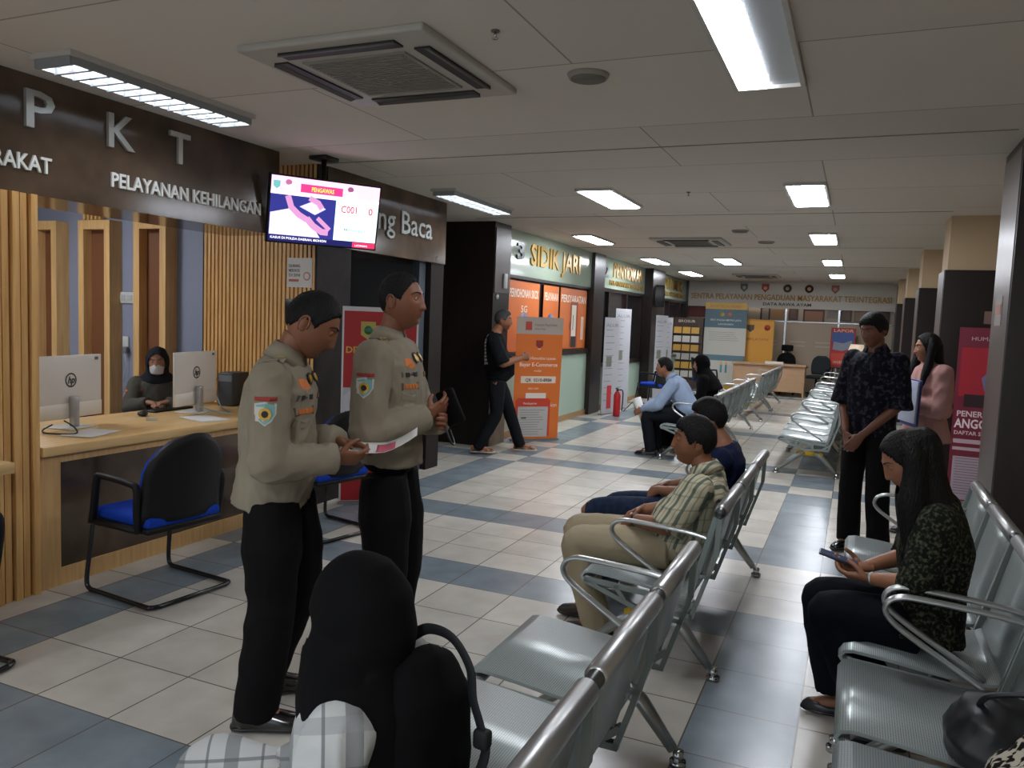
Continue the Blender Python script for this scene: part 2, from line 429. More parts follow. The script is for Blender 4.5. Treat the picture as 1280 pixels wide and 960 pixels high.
for k, (xc, c) in enumerate(((-2.72, '#5d6a70'), (-2.2, '#a8322c'), (-1.67, '#4d4048'), (-1.16, '#5a3230'), (-.56, '#a85f60'))):
    mb = MB()
    mb.use(mat('emblem %d' % k, c, .4))
    if k in (2, 3): mb.cyl((xc, YF-.07, 2.60), (xc, YF-.05, 2.60), .1, 24)
    else: mb.prism([(-.09, .1), (.09, .1), (.09, -.02), (0, -.11), (-.09, -.02)], FY(xc, YF-.05, 2.6), .02)
    mb.use(mat('emblem light', '#c9b98f', .4))
    mb.cyl((xc, YF-.075, 2.60), (xc, YF-.071, 2.60), .045, 16)
    mb.build('emblem', None, fs)
# small etched sign lines on the frosted glass
mb = MB()
for xc in (-2.05, -1.35, -.75): mb.box(xc-.18, YF-.004, 1.27, xc+.18, YF-.001, 1.30).box(xc-.18, YF-.004, 1.17, xc+.18, YF-.001, 1.20)
mb.build('frosted_marking', mat('etched mark', '#b4a797', .5), fs)

# pillars on the right
for i, y0 in enumerate((5.37, 8.75, 12.2, 15.7, 18.9)):
    y1 = y0+.62
    o = MB().box(.80 if i == 0 else .74, y0, 0, 1.75, y1, 2.75 if i == 0 else 2.23).build('wall_column_right_%d' % (i+1), m_dark if i != 1 else mat('dark pillar laminate', '#221a17', .35)); struct(o)
    if i: o = MB().box(.76, y0+.02, 2.23, 1.75, y1-.02, H).build('wall_column_right_%d' % (i+11), m_cream); struct(o)
    s_ = MB().box(.795 if i == 0 else .735, y0+.03, 0, .81 if i == 0 else .75, y1-.01, 2.7 if i == 0 else 2.23).build('trim_%d' % (i+10), mat('pillar side strip', '#6d645f', .3, .2) if i == 0 else m_dark2); struct(s_)
# ---------------------------------------------------------------- ceiling lamps
m_tube = mat('lit fluorescent tube', '#f2f6ff', .5, emit=LAMP)
m_refl = mat('lamp reflector metal', '#8f9499', .25, .7)
m_frame = mat('lamp frame white', '#b5b2ac', .5)
def lamp(x0, y0, x1, y1, label, kind, group=None):
    t = empty('ceiling_lamp', ((x0+x1)/2, (y0+y1)/2, H), 0, label, 'ceiling lamp', group)
    w = (x1-x0)/2; l = (y1-y0)/2
    mb = MB().box(-w-.02, -l-.02, -.025, -w, l+.02, 0).box(w, -l-.02, -.025, w+.02, l+.02, 0).box(-w, -l-.02, -.025, w, -l, 0).box(-w, l, -.025, w, l+.02, 0)
    mb.build('frame', m_frame, t)
    MB().box(-w, -l, -.008, w, l, -.002).build('reflector', m_refl if kind != 'louvre' else mat('louvre lamp back', '#4c5054', .5), t)
    if kind == 'panel':
        MB().box(-w+.01, -l+.01, -.030, w-.01, l-.01, -.010).build('diffuser', m_tube, t)
    elif kind == 'half':
        MB().box(-w+.01, -l+.01, -.02, -w+.135, l-.01, -.010).build('diffuser', m_tube, t)
    else:
        for s in (-1, 1):
            MB().tube([(s*w*.45, -l+.03, -.02), (s*w*.45, l-.03, -.02)], .014, 8).build('tube', m_tube, t)
        mb = MB(); n = 12
        for k in range(0, n+1): mb.box(-w, -l+2*l*k/n-.009, -.065, w, -l+2*l*k/n+.009, -.008)
        for xx_ in (-w*.98, 0, w*.98): mb.box(xx_-.004, -l, -.06, xx_+.004, l, -.008)
        mb.build('louvre', mat('grey louvre', '#8d9194', .45, .2), t)
    return t
lamp(-3.66, 2.62, -3.42, 3.80, 'long louvred ceiling lamp above the front service desk, nearest on the left', 'louvre')
lamp(-3.66, 6.46, -3.44, 7.75, 'louvred ceiling lamp above the reading room opening', 'louvre')
lamp(-3.60, 10.19, -3.34, 11.25, 'lit ceiling lamp in front of the fingerprint room sign', 'panel')
lamp(-3.60, 13.83, -3.34, 15.0, 'lit ceiling lamp in front of the second room sign', 'panel')
lamp(-3.60, 17.1, -3.34, 18.5, 'lit ceiling lamp at the far left, last of the left row', 'panel')
lamp(-2.34, 6.68, -2.04, 7.72, 'lit ceiling lamp in the middle row between the two nearer air conditioners', 'panel')
lamp(-2.31, 13.73, -2.01, 14.9, 'lit ceiling lamp in the middle row behind the second air conditioner', 'panel')
lamp(-.60, 2.8, -.32, 3.98, 'large half lit ceiling lamp at the top of the hall, closest to the viewer', 'half')
lamp(-.60, 6.70, -.32, 7.81, 'square looking lit lamp, second of the right row', 'panel')
lamp(-.60, 10.15, -.32, 11.26, 'lit lamp in the right row beside the second air conditioner', 'panel')
lamp(-.60, 13.9, -.32, 14.9, 'lit lamp in the right row, fourth from the front', 'panel')
lamp(-.60, 17.4, -.32, 18.4, 'lit lamp in the right row, nearest to the far sign', 'panel')
lamp(-.60, -1.2, -.32, -.1, 'ceiling lamp of the right row behind the viewer', 'panel')
lamp(-3.6, -1.2, -3.3, -.1, 'ceiling lamp of the left row behind the viewer', 'panel')
lamp(-6.3, 2.9, -6.0, 4.0, 'ceiling lamp inside the booth behind the service desk', 'panel')
lamp(-5.8, 15.0, -5.6, 16.0, 'ceiling lamp inside the second room', 'panel')
lamp(-5.8, 18.6, -5.6, 19.6, 'ceiling lamp inside the rear room', 'panel')
lamp(-2.6, 21.4, -1.4, 21.6, 'ceiling lamp behind the far glass partition', 'panel')
# air conditioning cassettes
def cassette(cx, cy_, label):
    t = empty('ceiling_air_conditioner', (cx, cy_, H), 0, label, 'air conditioner', 'ceiling cassettes')
    MB().rbox(-.475, -.475, -.03, .475, .475, .004, .012).build('panel', mat('cassette white', '#a9a59d', .5), t)
    mb = MB()
    for a in range(4):
        rot = Matrix.Rotation(a*PI/2, 3, 'Z')
        mb.obox(rot @ Vector((0, -.37, -.032)), (.60, .075, .012), rot)
    mb.build('air_slot', m_black if False else mat('slot dark', '#22211f', .5), t)
    for a in range(4):
        rot = Matrix.Rotation(a*PI/2, 3, 'Z')
        MB().obox(rot @ Vector((0, -.395, -.040)), (.60, .03, .006), rot @ Matrix.Rotation(.25, 3, 'X')).build('flap', mat('flap grey', '#4a4945', .5), t)
    mb = MB().box(-.27, -.27, -.038, .27, .27, -.028)
    g = mb.build('grille', mat('grille grey', '#8a867e', .6), t)
    mb = MB()
    for k in range(19): mb.box(-.25, -.25+k*.0265, -.042, .25, -.244+k*.0265, -.037)
    mb.build('grille_bar', mat('grille bar', '#77736b', .6), g)
cassette(-2.13, 3.27, 'ceiling air conditioner cassette nearest to the viewer')
cassette(-2.18, 11.05, 'ceiling air conditioner cassette halfway down the hall')
cassette(-2.12, 18.3, 'distant ceiling air conditioner cassette in front of the far sign')
def disc(x, y, r, name, label, cat, c='#6b655c'):
    t = empty(name, (x, y, H), 0, label, cat)
    MB().cyl((0, 0, 0), (0, 0, -.02), r, 32, r*.9).build('rim', mat('speaker rim', '#8f8a82', .6), t)
    mb = MB().cyl((0, 0, -.019), (0, 0, -.024), r*.82, 32); mb.build('grille', mat('speaker mesh'+c, c, .7, bump=.3, bscale=150), t)
disc(-1.24, 3.62, .10, 'ceiling_speaker', 'round grey ceiling speaker beside the nearest air conditioner', 'speaker')
disc(-1.37, 9.86, .10, 'ceiling_speaker', 'round ceiling speaker past the middle of the hall', 'speaker')
disc(-1.2, 11.15, .11, 'ceiling_speaker', 'round dark ceiling speaker beside the second air conditioner', 'speaker')
for x, y, lab in ((-1.42, 2.97, 'small sprinkler right of the nearest air conditioner'), (-1.43, 7.0, 'small sprinkler in the middle of the ceiling')):
    t = empty('sprinkler', (x, y, H), 0, lab, 'sprinkler')
    MB().cyl((0, 0, 0), (0, 0, -.006), .018, 16).build('collar', m_greyL, t)
    MB().cyl((0, 0, -.006), (0, 0, -.03), .006, 8).cyl((0, 0, -.03), (0, 0, -.033), .013, 12).build('head', m_chrome, t)

# ---------------------------------------------------------------- front desk booth
dk = empty('service_counter', (-4.0, 2.96, 0), 0, 'light wooden service counter with dark stone front panel', 'counter')
CL = 2.2
MB().rbox(-.85, -.10, .745, 0.03, CL, .80, .004, 2).build('counter_top', m_oakh, dk)
fr = MB().box(-.04, -.12, 0, 0, .02, .745).box(-.04, .02, 0, 0, CL, .10).box(-.04, .02, .70, 0, CL, .745).box(-.04, CL-.1, .1, 0, CL, .7)
fr.box(-.8, CL-.02, 0, -.04, CL, .745)
fr.build('frame', m_oak, dk)
MB().box(-.03, .02, .10, -.012, CL-.1, .70).build('front_panel', m_marble, dk)
# pilaster of vertical slats at the left end
wc = empty('slat_column', (-4.0, 2.76, 0), 0, 'pale timber column of vertical slats left of the counter', 'column')
MB().box(-.30, -.16, 0, -.03, .09, 2.14).build('core', m_slat, wc)
mb = MB()
for k in range(5): mb.box(-.03, -.155+k*.05, 0, .03 if k % 2 == 0 else .015, -.12+k*.05, 2.14)
for k in range(4): mb.box(-.28+k*.06, -.18, 0, -.25+k*.06, -.16, 2.14)
mb.build('slat', m_slat, wc)
d2 = empty('service_counter', (-4.0, 1.0, 0), 0, 'pale wooden counter end cut off by the left edge of the view', 'counter')
MB().rbox(-.8, 0, .745, .28, 1.53, .80, .004, 2).build('counter_top', m_oakh, d2)
MB().box(-.2, 0, 0, 0, 1.58, .745).build('front_panel', m_oak, d2)
# tall open wooden boxes and grey panels on the booth's rear wall (y = 5.2)
st('wall_panel_grey', m_bluegrey, (-5.52, 5.185, 0, -5.17, 5.22, 2.6), (-6.24, 5.185, 0, -5.88, 5.22, 2.6), (-6.93, 5.185, 0, -6.56, 5.22, 2.6), (-7.7, 5.185, 0, -7.3, 5.22, 2.6))
for k, (xl, xr, lab) in enumerate(((-5.84, -5.46, 'tall open oak box right of the wall switches'), (-6.53, -6.13, 'tall open oak box left of the wall switches'), (-7.15, -6.82, 'tall open oak box beside the slat column'))):
    t = empty('wall_box', ((xl+xr)/2, 5.184, 0), 0, lab, 'wall box', 'tall oak boxes behind the counter')
    w = (xr-xl)/2; y0 = -.13; z0, z1 = .1, 2.32
    MB().box(-w, y0, z0, -w+.07, 0, z1).box(w-.07, y0, z0, w, 0, z1).box(-w+.07, y0, z1-.08, w-.07, 0, z1).box(-w+.07, y0, z0, w-.07, 0, z0+.06).build('surround', m_oak, t)
    MB().box(-w+.07, -.045, z0+.06, w-.07, 0, z1-.08).build('back_panel', m_boxbrown, t)
    pass
mb = MB()
for k in range(7): mb.box(-5.90+k*.05, 5.16, 2.34, -5.875+k*.05, 5.2, 2.7)
for k in range(5): mb.box(-6.6+k*.05, 5.16, 2.34, -6.575+k*.05, 5.2, 2.7)
mb.build('slat_strip', m_slat, bk)
t = empty('switch_plate', (-6.02, 5.18, 1.64), 0, 'white plate of wall switches on grey panel', 'switch')
MB().rbox(-.14, -.012, -.05, .14, .004, .05, .004, 2).build('plate', mat('switch white', '#b9bab8', .4), t)
for k in range(3): MB().box(-.11+k*.08, -.017, -.025, -.05+k*.08, -.012, .025).build('rocker', mat('rocker white', '#a9aaa8', .4), t)
t = empty('power_socket', (-6.07, 5.18, 1.23), 0, 'small white socket with hanging plug on grey panel', 'socket')
MB().rbox(-.035, -.012, -.06, .035, .004, .06, .004, 2).build('plate', _mats['switch white'], t)
MB().rbox(.0, -.05, -.09, .05, -.012, -.03, .01, 2).build('plug', mat('plug grey', '#6b6b70', .5), t)
MB().tube([(.025, -.04, -.09), (.03, -.03, -.2), (.0, -.03, -.35)], .004, 6).build('cable', mat('cable white', '#a5a5a0', .5), t)
# ---------------------------------------------------------------- perforated steel benches
def perf_mat():
    m = mat('perforated painted steel', '#a9b1af', .34, .45)
    N, L, b = nodes_of(m)
    tc = N.new('ShaderNodeTexCoord'); prev = None
    u = N.new('ShaderNodeUVMap'); sp = N.new('ShaderNodeSeparateXYZ'); L.new(u.outputs[0], sp.inputs[0])
    fr_ = []
    for ax in (0, 1):
        f = N.new('ShaderNodeMath'); f.operation = 'FRACT'; L.new(sp.outputs[ax], f.inputs[0])
        s1 = N.new('ShaderNodeMath'); s1.operation = 'SUBTRACT'; L.new(f.outputs[0], s1.inputs[0]); s1.inputs[1].default_value = .5
        s2 = N.new('ShaderNodeMath'); s2.operation = 'POWER'; L.new(s1.outputs[0], s2.inputs[0]); s2.inputs[1].default_value = 2
        fr_.append(s2)
    ad = N.new('ShaderNodeMath'); L.new(fr_[0].outputs[0], ad.inputs[0]); L.new(fr_[1].outputs[0], ad.inputs[1])
    g = N.new('ShaderNodeMath'); g.operation = 'LESS_THAN'; L.new(ad.outputs[0], g.inputs[0]); g.inputs[1].default_value = .05
    mx = N.new('ShaderNodeMix'); mx.data_type = 'RGBA'; L.new(g.outputs[0], mx.inputs[0])
    mx.inputs[6].default_value = b.inputs['Base Color'].default_value; mx.inputs[7].default_value = (*S('#3c4240'), 1)
    L.new(mx.outputs[2], b.inputs['Base Color'])
    return m
m_perf = perf_mat()
m_castg = mat('grey green cast frame', '#87908c', .38, .5)
m_rail = mat('brushed steel rail', '#aaaba9', .34, .85)
m_armst = mat('armrest steel', '#b0b3b1', .28, .75)
m_yellow = mat('yellow bracket', '#c9a21c', .45)
m_cast = mat('cast leg aluminium', '#9da19f', .32, .7)
BW = .62
def sheet(prof, y0, y1, th, uvs=140):
    """bent sheet from an (x, z) profile between y0 and y1, with thickness and uv in holes"""
    P = [Vector((a[0], 0, a[1])) for a in prof]; n = len(P); nor = []
    for i in range(n):
        t = (P[min(i+1, n-1)]-P[max(i-1, 0)]).normalized(); nor.append(Vector((-t.z, 0, t.x)))
    vs = []; cum = [0]
    for i in range(1, n): cum.append(cum[-1]+(P[i]-P[i-1]).length)
    top = [P[i]+nor[i]*th/2 for i in range(n)]; bot = [P[i]-nor[i]*th/2 for i in range(n)]
    for ring in (top, bot):
        for p in ring: vs += [(p.x, y0, p.z), (p.x, y1, p.z)]
    fs = []; uv = []
    for side in (0, 1):
        o = side*2*n
        for i in range(n-1):
            a, b_, c, d = o+2*i, o+2*i+1, o+2*i+3, o+2*i+2
            fs.append((a, b_, c, d) if side == 0 else (a, d, c, b_))
            q = [(0, cum[i]), (y1-y0, cum[i]), (y1-y0, cum[i+1]), (0, cum[i+1])]
            if side: q = [q[0], q[3], q[2], q[1]]
            uv += [(u*uvs, v*uvs) for u, v in q]
    m_ = 2*n
    for i in range(n-1):
        fs.append((2*i, 2*i+2, m_+2*i+2, m_+2*i)); fs.append((2*i+1, m_+2*i+1, m_+2*i+3, 2*i+3)); uv += [(0, 0)]*8
    fs.append((0, m_, m_+1, 1)); fs.append((2*n-2, 2*n-1, m_+2*n-1, m_+2*n-2)); uv += [(0, 0)]*8
    me = bpy.data.meshes.new('sheet'); me.from_pydata(vs, [], fs)
    l = me.uv_layers.new(name='UVMap'); l.data.foreach_set('uv', [c for q in uv for c in q])
    k = len(fs)-2-2*(n-1)
    me.polygons.foreach_set('use_smooth', [i < k for i in range(len(fs))]); me.update()
    return me
SEAT = [(-.585, .372), (-.612, .378), (-.625, .398), (-.612, .418), (-.58, .425), (-.45, .415), (-.30, .398), (-.18, .388), (-.125, .395), (-.10, .41)]
BACK = [(-.098, .415), (-.078, .46), (-.058, .55), (-.038, .64), (-.018, .72), (-.006, .775)]
def make_bench(label):
    t = empty('waiting_bench', (0, 0, 0), 0, label, 'bench')
    for k in range(3):
        y0 = k*BW+.034; y1 = (k+1)*BW-.034
        for nm, pr_, in (('seat', SEAT), ('backrest', BACK)):
            me = sheet(pr_, y0, y1, .012); me.materials.append(m_perf)
            o = bpy.data.objects.new(nm, me); COL.objects.link(o); o.parent = t
        MB().tube([(0, y0-.004, .79), (0, y0+.004, .79), (0, y1-.004, .79), (0, y1+.004, .79)], [.02, .03, .03, .02], 20).build('top_rail', m_rail, t)
    mb = MB().tube([(0, .0, .79), (0, 3*BW, .79)], .022, 16); mb.build('rail_core', mat('dark rail core', '#5c605f', .3, .8), t)
    mb = MB().rbox(-.315, .03, .315, -.255, 3*BW-.03, .365, .008, 2); mb.build('beam', m_cast, t)
    for k in range(4):
        y = .006+k*(3*BW-.012)/3
        mb = MB(); w = .020 if k in (0, 3) else .03
        def pl(p, q, r_): mb.bar((p[0], y, p[1]), (q[0], y, q[1]), w, r_)
        pl((-.60, .398), (-.12, .366), .022); pl((-.60, .392), (-.34, .30), .022); pl((-.34, .30), (-.16, .31), .022); pl((-.16, .31), (-.085, .372), .022)
        pl((-.45, .392), (-.40, .325), .02); pl((-.27, .38), (-.25, .30), .02)
        pl((-.115, .375), (-.015, .77), .024); pl((-.10, .30), (-.005, .60), .018); pl((-.005, .60), (.0, .765), .022); pl((-.16, .31), (-.09, .31), .022)
        pl((-.075, .50), (-.03, .50), .018)
        mb.build('seat_bracket', m_castg, t)
    for y in (.048, 3*BW-.048):
        pts = bez([(-.035, y, .655), (-.15, y, .675), (-.38, y, .69), (-.455, y, .685), (-.49, y, .655), (-.48, y, .61), (-.40, y, .55), (-.16, y, .405)], 6)
        MB().tube(pts, .013, 10, flat=(1.6, .75)).build('armrest', m_armst, t)
    for y in (.10, 3*BW-.10):
        l = MB().use(m_cast)
        for sx in (-1, 1):
            x1 = -.62 if sx < 0 else .0
            pts = [(-.285+.05*sx, y, .265), (-.285+.14*sx, y, .21), ((x1-.02*sx), y, .055)]
            l.tube(pts, [.036, .032, .022], 12, flat=(1.15, .85))
        l.use(m_cast).box(-.325, y-.025, .24, -.245, y+.025, .32)
        lg = l.build('leg', None, t)
        mb = MB().rbox(-.37, y-.032, .225, -.20, y+.032, .285, .015, 2); mb.tube([(-.36, y, .255), (-.41, y, .225)], [.034, .032], 12).tube([(-.21, y, .255), (-.16, y, .225)], [.034, .032], 12)
        mb.build('yellow_bracket', m_yellow, lg)
        for x1 in (-.62, .0):
            MB().cyl((x1, y, .0), (x1, y, .018), .03, 16).cyl((x1, y, .018), (x1, y, .055), .02, 12).build('foot', m_chrome, lg)
    return t
bench0 = make_bench('grey metal three seat bench in the centre foreground, with the hijab wearer on it')
bench0.location = (-.49, 1.03, 0)
GB = 'steel benches of the waiting hall'
bench0['group'] = GB
for x, y, lab in ((-.49, 3.46, 'grey steel bench carrying the men in striped and navy shirts'),
        (-1.42, 9.12, 'steel bench carrying the man in the light blue shirt'),
        (-1.42, 11.05, 'steel bench right behind the one with the light blue shirted man'),
        (-1.42, 14.0, 'steel bench with its back to the aisle, third after the seated men'),
        (-1.42, 15.95, 'steel bench with its back to the aisle, last before the desk, near the far wall'),
        (-.10, 9.05, 'empty steel bench with yellow bracketed leg, nearest of the right hand empty row'),
        (-.10, 10.93, 'empty steel bench, second of the right hand empty row'),
        (-.10, 12.81, 'empty steel bench, third of the right hand empty row'),
        (-.10, 14.69, 'empty steel bench, fourth of the right hand empty row'),
        (-.10, 16.57, 'empty steel bench, last of the right hand row, beside the desk'),
        (.65, 3.07, 'grey steel bench on the right carrying the long haired woman with the phone'),
        (.65, 1.19, 'grey steel bench in the right foreground, cut off by the frame')):
    clone(bench0, (x, y, 0), 0, lab, GB)

# ---------------------------------------------------------------- cantilever visitor chairs
m_blue = mat('blue fabric', '#173a9c', .9, bump=.2, bscale=300)
m_blk = mat('black shell plastic', '#0c0c0d', .6, spec=.3)
m_tubeb = mat('black lacquered tube', '#15171a', .25, spec=.6)
def visitor_chair(label, loc, rz, group=None):
    """local forward = +y"""
    t = empty('visitor_chair', loc, rz, label, 'chair', group)
    w = .25
    def curved(z0, z1, off, th, wid, n=14, top=.10):
        rings = []
        for j in range(9):
            v = j/8; z = z0+(z1-z0)*v
            ww = wid*(1-.06*v) if v < .6 else wid*(1-.06*v)*math.sqrt(max(1-((v-.6)/.42)**2, .03))
            ww = max(ww, wid*.45); ring = []
            for s_ in (1, -1):
                for i in range(n+1):
                    u = (-1+2*i/n)*s_; xx_ = u*ww
                    y = -.19-.09*v+.055*u*u+off + (th/2 if s_ > 0 else -th/2) + .02*math.sin(v*PI)
                    zz = z-.03*u*u*v
                    ring.append(Vector((xx_, y, zz)))
            rings.append(ring)
        return rings
    MB().rings(curved(.47, .90, .012, .035, .235)).build('backrest_cushion', m_blue, t)
    MB().rings(curved(.44, .915, -.02, .03, .25)).build('backrest_shell', m_blk, t)
    MB().rbox(-.235, -.21, .41, .235, .27, .475, .028, 4).build('seat', m_blue, t)
    MB().rbox(-.24, -.21, .385, .24, .26, .42, .012, 2).build('seat_pan', m_blk, t)
    r_ = .013
    f = MB()
    for s_ in (-1, 1):
        f.tube(bez([(s_*.25, .24, .40), (s_*.255, .27, .2), (s_*.26, .285, .06), (s_*.26, .26, .018), (s_*.26, .18, .015), (s_*.26, -.20, .015), (s_*.25, -.25, .015), (s_*.21, -.27, .015)], 5), r_, 10)
        f.tube([(s_*.25, .24, .40), (s_*.22, .1, .40), (s_*.20, -.2, .40)], r_, 8)
    f.tube([(-.21, -.27, .015), (.21, -.27, .015)], r_, 10)
    f.build('sled_frame', m_tubeb, t)
    for s_ in (-1, 1):
        a = MB().tube(bez([(s_*.27, .22, .40), (s_*.275, .19, .50), (s_*.275, .165, .645), (s_*.27, .13, .665), (s_*.27, -.10, .655), (s_*.27, -.16, .63), (s_*.265, -.155, .50), (s_*.25, -.15, .40)], 5), .017, 10, flat=(1.3, 1))
        a.tube([(s_*.27, .22, .405), (s_*.255, -.15, .405)], .016, 8)
        a.build('armrest', m_blk, t)
    return t
vc = visitor_chair('blue and black cantilever chair at the counter left of the officers', (-3.50, 3.22, 0), R(84))
clone(vc, (-3.46, 4.65, 0), R(78), 'blue and black cantilever chair half hidden behind the officer with clasped hands')
clone(vc, (-2.95, 17.2, 0), R(-60), 'blue visitor chair near the teal information board')
clone(vc, (-3.50, 1.93, 0), R(95), 'black chair cut off by the left edge of the view')
clone(vc, (-3.45, 14.85, 0), R(75), 'blue visitor chair by the second room, seen far beyond the walker')

def office_chair(label, loc, rz, headrest=False, c='#1b3a8f', h=.98):
    t = empty('office_chair', loc, rz, label, 'office chair')
    mb_ = mat('office chair fabric '+c, c, .85)
    MB().rbox(-.23, -.22, .44, .23, .24, .51, .03, 3).build('seat', mb_, t)
    rings = []
    for j in range(9):
        v = j/8; ww = .225*math.sqrt(max(.12, 1-(abs(v-.42)/.62)**3)); ring = []
        for s_ in (1, -1):
            for i in range(11):
                u = (-1+2*i/10)*s_; ring.append(Vector((u*ww, -.25-.05*v+.05*u*u+(.02 if s_ > 0 else -.02), .53+(h-.53)*v)))
        rings.append(ring)
    MB().rings(rings).build('backrest', mb_, t)
    if headrest: MB().rbox(-.14, -.34, h+.05, .14, -.28, h+.2, .03, 3).build('headrest', mb_, t); MB().box(-.03, -.32, h-.1, .03, -.30, h+.08).build('headrest_post', m_blk, t)
    MB().cyl((0, 0, .1), (0, 0, .44), .025, 12).build('column', m_blk, t)
    b_ = MB()
    for k in range(5):
        a = 2*PI*k/5; b_.tube([(0, 0, .11), (.28*math.cos(a), .28*math.sin(a), .075)], [.025, .015], 8); b_.sphere((.28*math.cos(a), .28*math.sin(a), .03), .03, nu=10, nv=6)
    b_.build('star_base', m_blk, t)
    for s_ in (-1, 1): MB().tube(bez([(s_*.2, 0, .44), (s_*.28, 0, .5), (s_*.28, 0, .66), (s_*.28, .12, .68)], 4), .015, 8).rbox(s_*.28-.03, -.1, .675, s_*.28+.03, .16, .70, .01, 2).build('armrest', m_blk, t)
    return t
office_chair('blue office chair behind the counter between the two computers', (-5.28, 4.20, 0), R(-80), h=.99)
office_chair('black office chair with headrest behind the far desk', (-1.56, 20.42, 0), R(180), True, '#151516', 1.0)
office_chair('dark grey office chair right of the far desk', (-.82, 20.15, 0), R(160), False, '#2c3134', .98)

# ---------------------------------------------------------------- far desk
t = empty('office_desk', (-1.85, 19.75, 0), 0, 'light brown office desk against the far frosted partition', 'desk')
mdk = mat('desk laminate', '#a88463', .45, col2='#b08c6a', stretch=(1, 8, 8)); 
MB().rbox(-.85, -.33, .72, .82, .33, .76, .004, 2).build('desk_top', mdk, t)
MB().box(-.80, -.28, .12, .78, -.25, .72).build('modesty_panel', mdk, t)
for s_ in (-.82, .77): MB().box(s_, -.30, 0, s_+.03, .30, .72).build('side_panel', mdk, t)
t = empty('paper_stack', (-1.75, 19.65, .76), 0, 'small stack of white paper on the far desk', 'paper')
MB().box(-.2, -.1, 0, .2, .1, .05).build('sheets', m_paper, t)

# ---------------------------------------------------------------- all-in-one computers
m_aio = mat('white computer shell', '#cfcac0', .35)
def computer(label, loc, rz):
    """local: rear faces -y"""
    t = empty('desktop_computer', loc, rz, label, 'computer')
    b_ = MB().rbox(-.26, -.008, .062, .26, .012, .455, .006, 3); s = b_.build('screen_housing', m_aio, t)
    MB().box(-.252, .0121, .155, .252, .0135, .447).build('display_glass', m_black, s)
    MB().rbox(-.26, -.010, .0625, .26, -.006, .155, .001, 1).build('lower_rear_cover', mat('cream lower cover', '#d8d2c4', .4), s)
    lg = MB().use(mat('logo dark grey', '#3b3b3c', .4)); ring = []
    for k in range(28):
        a0 = 2*PI*k/28; ring.append([Vector((.046*math.cos(a0), -.0095, (.30)+.046*math.sin(a0))), Vector((.036*math.cos(a0), -.0095, (.30)+.036*math.sin(a0)))])
    for k in range(28):
        p, q = ring[k], ring[(k+1) % 28]; lg.add([p[0], q[0], q[1], p[1]], [(0, 1, 2, 3)])
    m4 = frame((-.028, -.0095, .281), (1, 0, 0), (.28, 0, 1)); lg.text('hp', .062, m4, .001, .035, width=.055)
    lg.build('round_logo', None, s)
    MB().box(.20, -.0095, .42, .23, -.008, .44).build('sticker', m_greyL, s)
    MB().rbox(-.022, -.055, .01, .022, -.012, .2, .006, 2).build('stand_neck', mat('stand silver', '#a7a7a5', .3, .6), t)
    MB().rbox(-.11, -.10, 0, .11, .10, .010, .004, 2).build('stand_foot', mat('stand base white', '#c2c1bb', .4), t)
    return t
computer('white all in one computer on the counter beside the slat column', (-4.50, 3.42, .80), R(100))
computer('white all in one computer on the counter in front of the masked officer', (-4.50, 4.45, .80), R(102))
def cable(name, pts, r_, m, label, cat='cable'):
    o = MB().tube(bez(pts, 8), r_, 6).build(name, m); return tag(o, label, cat)
cable('power_cable', [(-4.42, 3.32, .86), (-4.30, 3.30, .83), (-4.22, 3.24, .808), (-4.34, 3.16, .808), (-4.45, 3.2, .81), (-4.5, 3.3, .83)], .005, m_black, 'black cable looped under the left computer')
cable('power_cable', [(-4.36, 4.36, .86), (-4.25, 4.40, .83), (-4.22, 4.52, .81), (-4.4, 4.65, .81), (-4.55, 4.75, .83), (-4.7, 4.85, 1.0), (-4.72, 5.1, 1.05)], .005, mat('grey cable', '#8e9a98', .5), 'pale grey cable curling behind the right computer')
t = empty('computer_mouse', (-4.60, 4.06, .80), R(60), 'black computer mouse on the counter in front of the masked officer', 'mouse')
MB().sphere((0, 0, .018), .034, .055, .0175).build('shell', m_black, t)
def papers(x, y, z, w, l, rz, label, n=3, c=None):
    t = empty('paper_sheet', (x, y, z), rz, label, 'paper'); mb = MB()
    for k in range(n):
        mb.obox((random.uniform(-.005, .005), random.uniform(-.005, .005), .001+.002*k), (w, l, .001), (0, 0, random.uniform(-.05, .05)))
    mb.build('sheet', c or m_paper, t)
papers(-4.20, 3.33, .80, .21, .30, .3, 'white papers lying at the foot of the left computer')
papers(-4.18, 4.22, .80, .21, .30, 1.3, 'white papers lying under the right computer')
papers(-4.42, 3.98, .80, .07, .13, .9, 'small grey green note on the counter left of the mouse', 1, mat('grey green paper', '#8c9080', .6))
t = empty('keyboard', (-4.74, 4.42, .80), R(95), 'dark keyboard behind the right computer', 'keyboard')
MB().rbox(-.2, -.06, 0, .2, .06, .015, .004, 2).build('body', m_black, t)
t = empty('computer_tower', (-4.62, 4.98, .80), R(8), 'dark grey box on the counter end beside the slat wall', 'box')
MB().rbox(-.07, -.12, 0, .07, .1, .27, .01, 2).build('case', mat('dark grey case', '#34373a', .5), t)
MB().box(-.06, -.121, .2, .06, -.119, .25).build('front_strip', mat('grey strip', '#6a6d6e', .5), t)

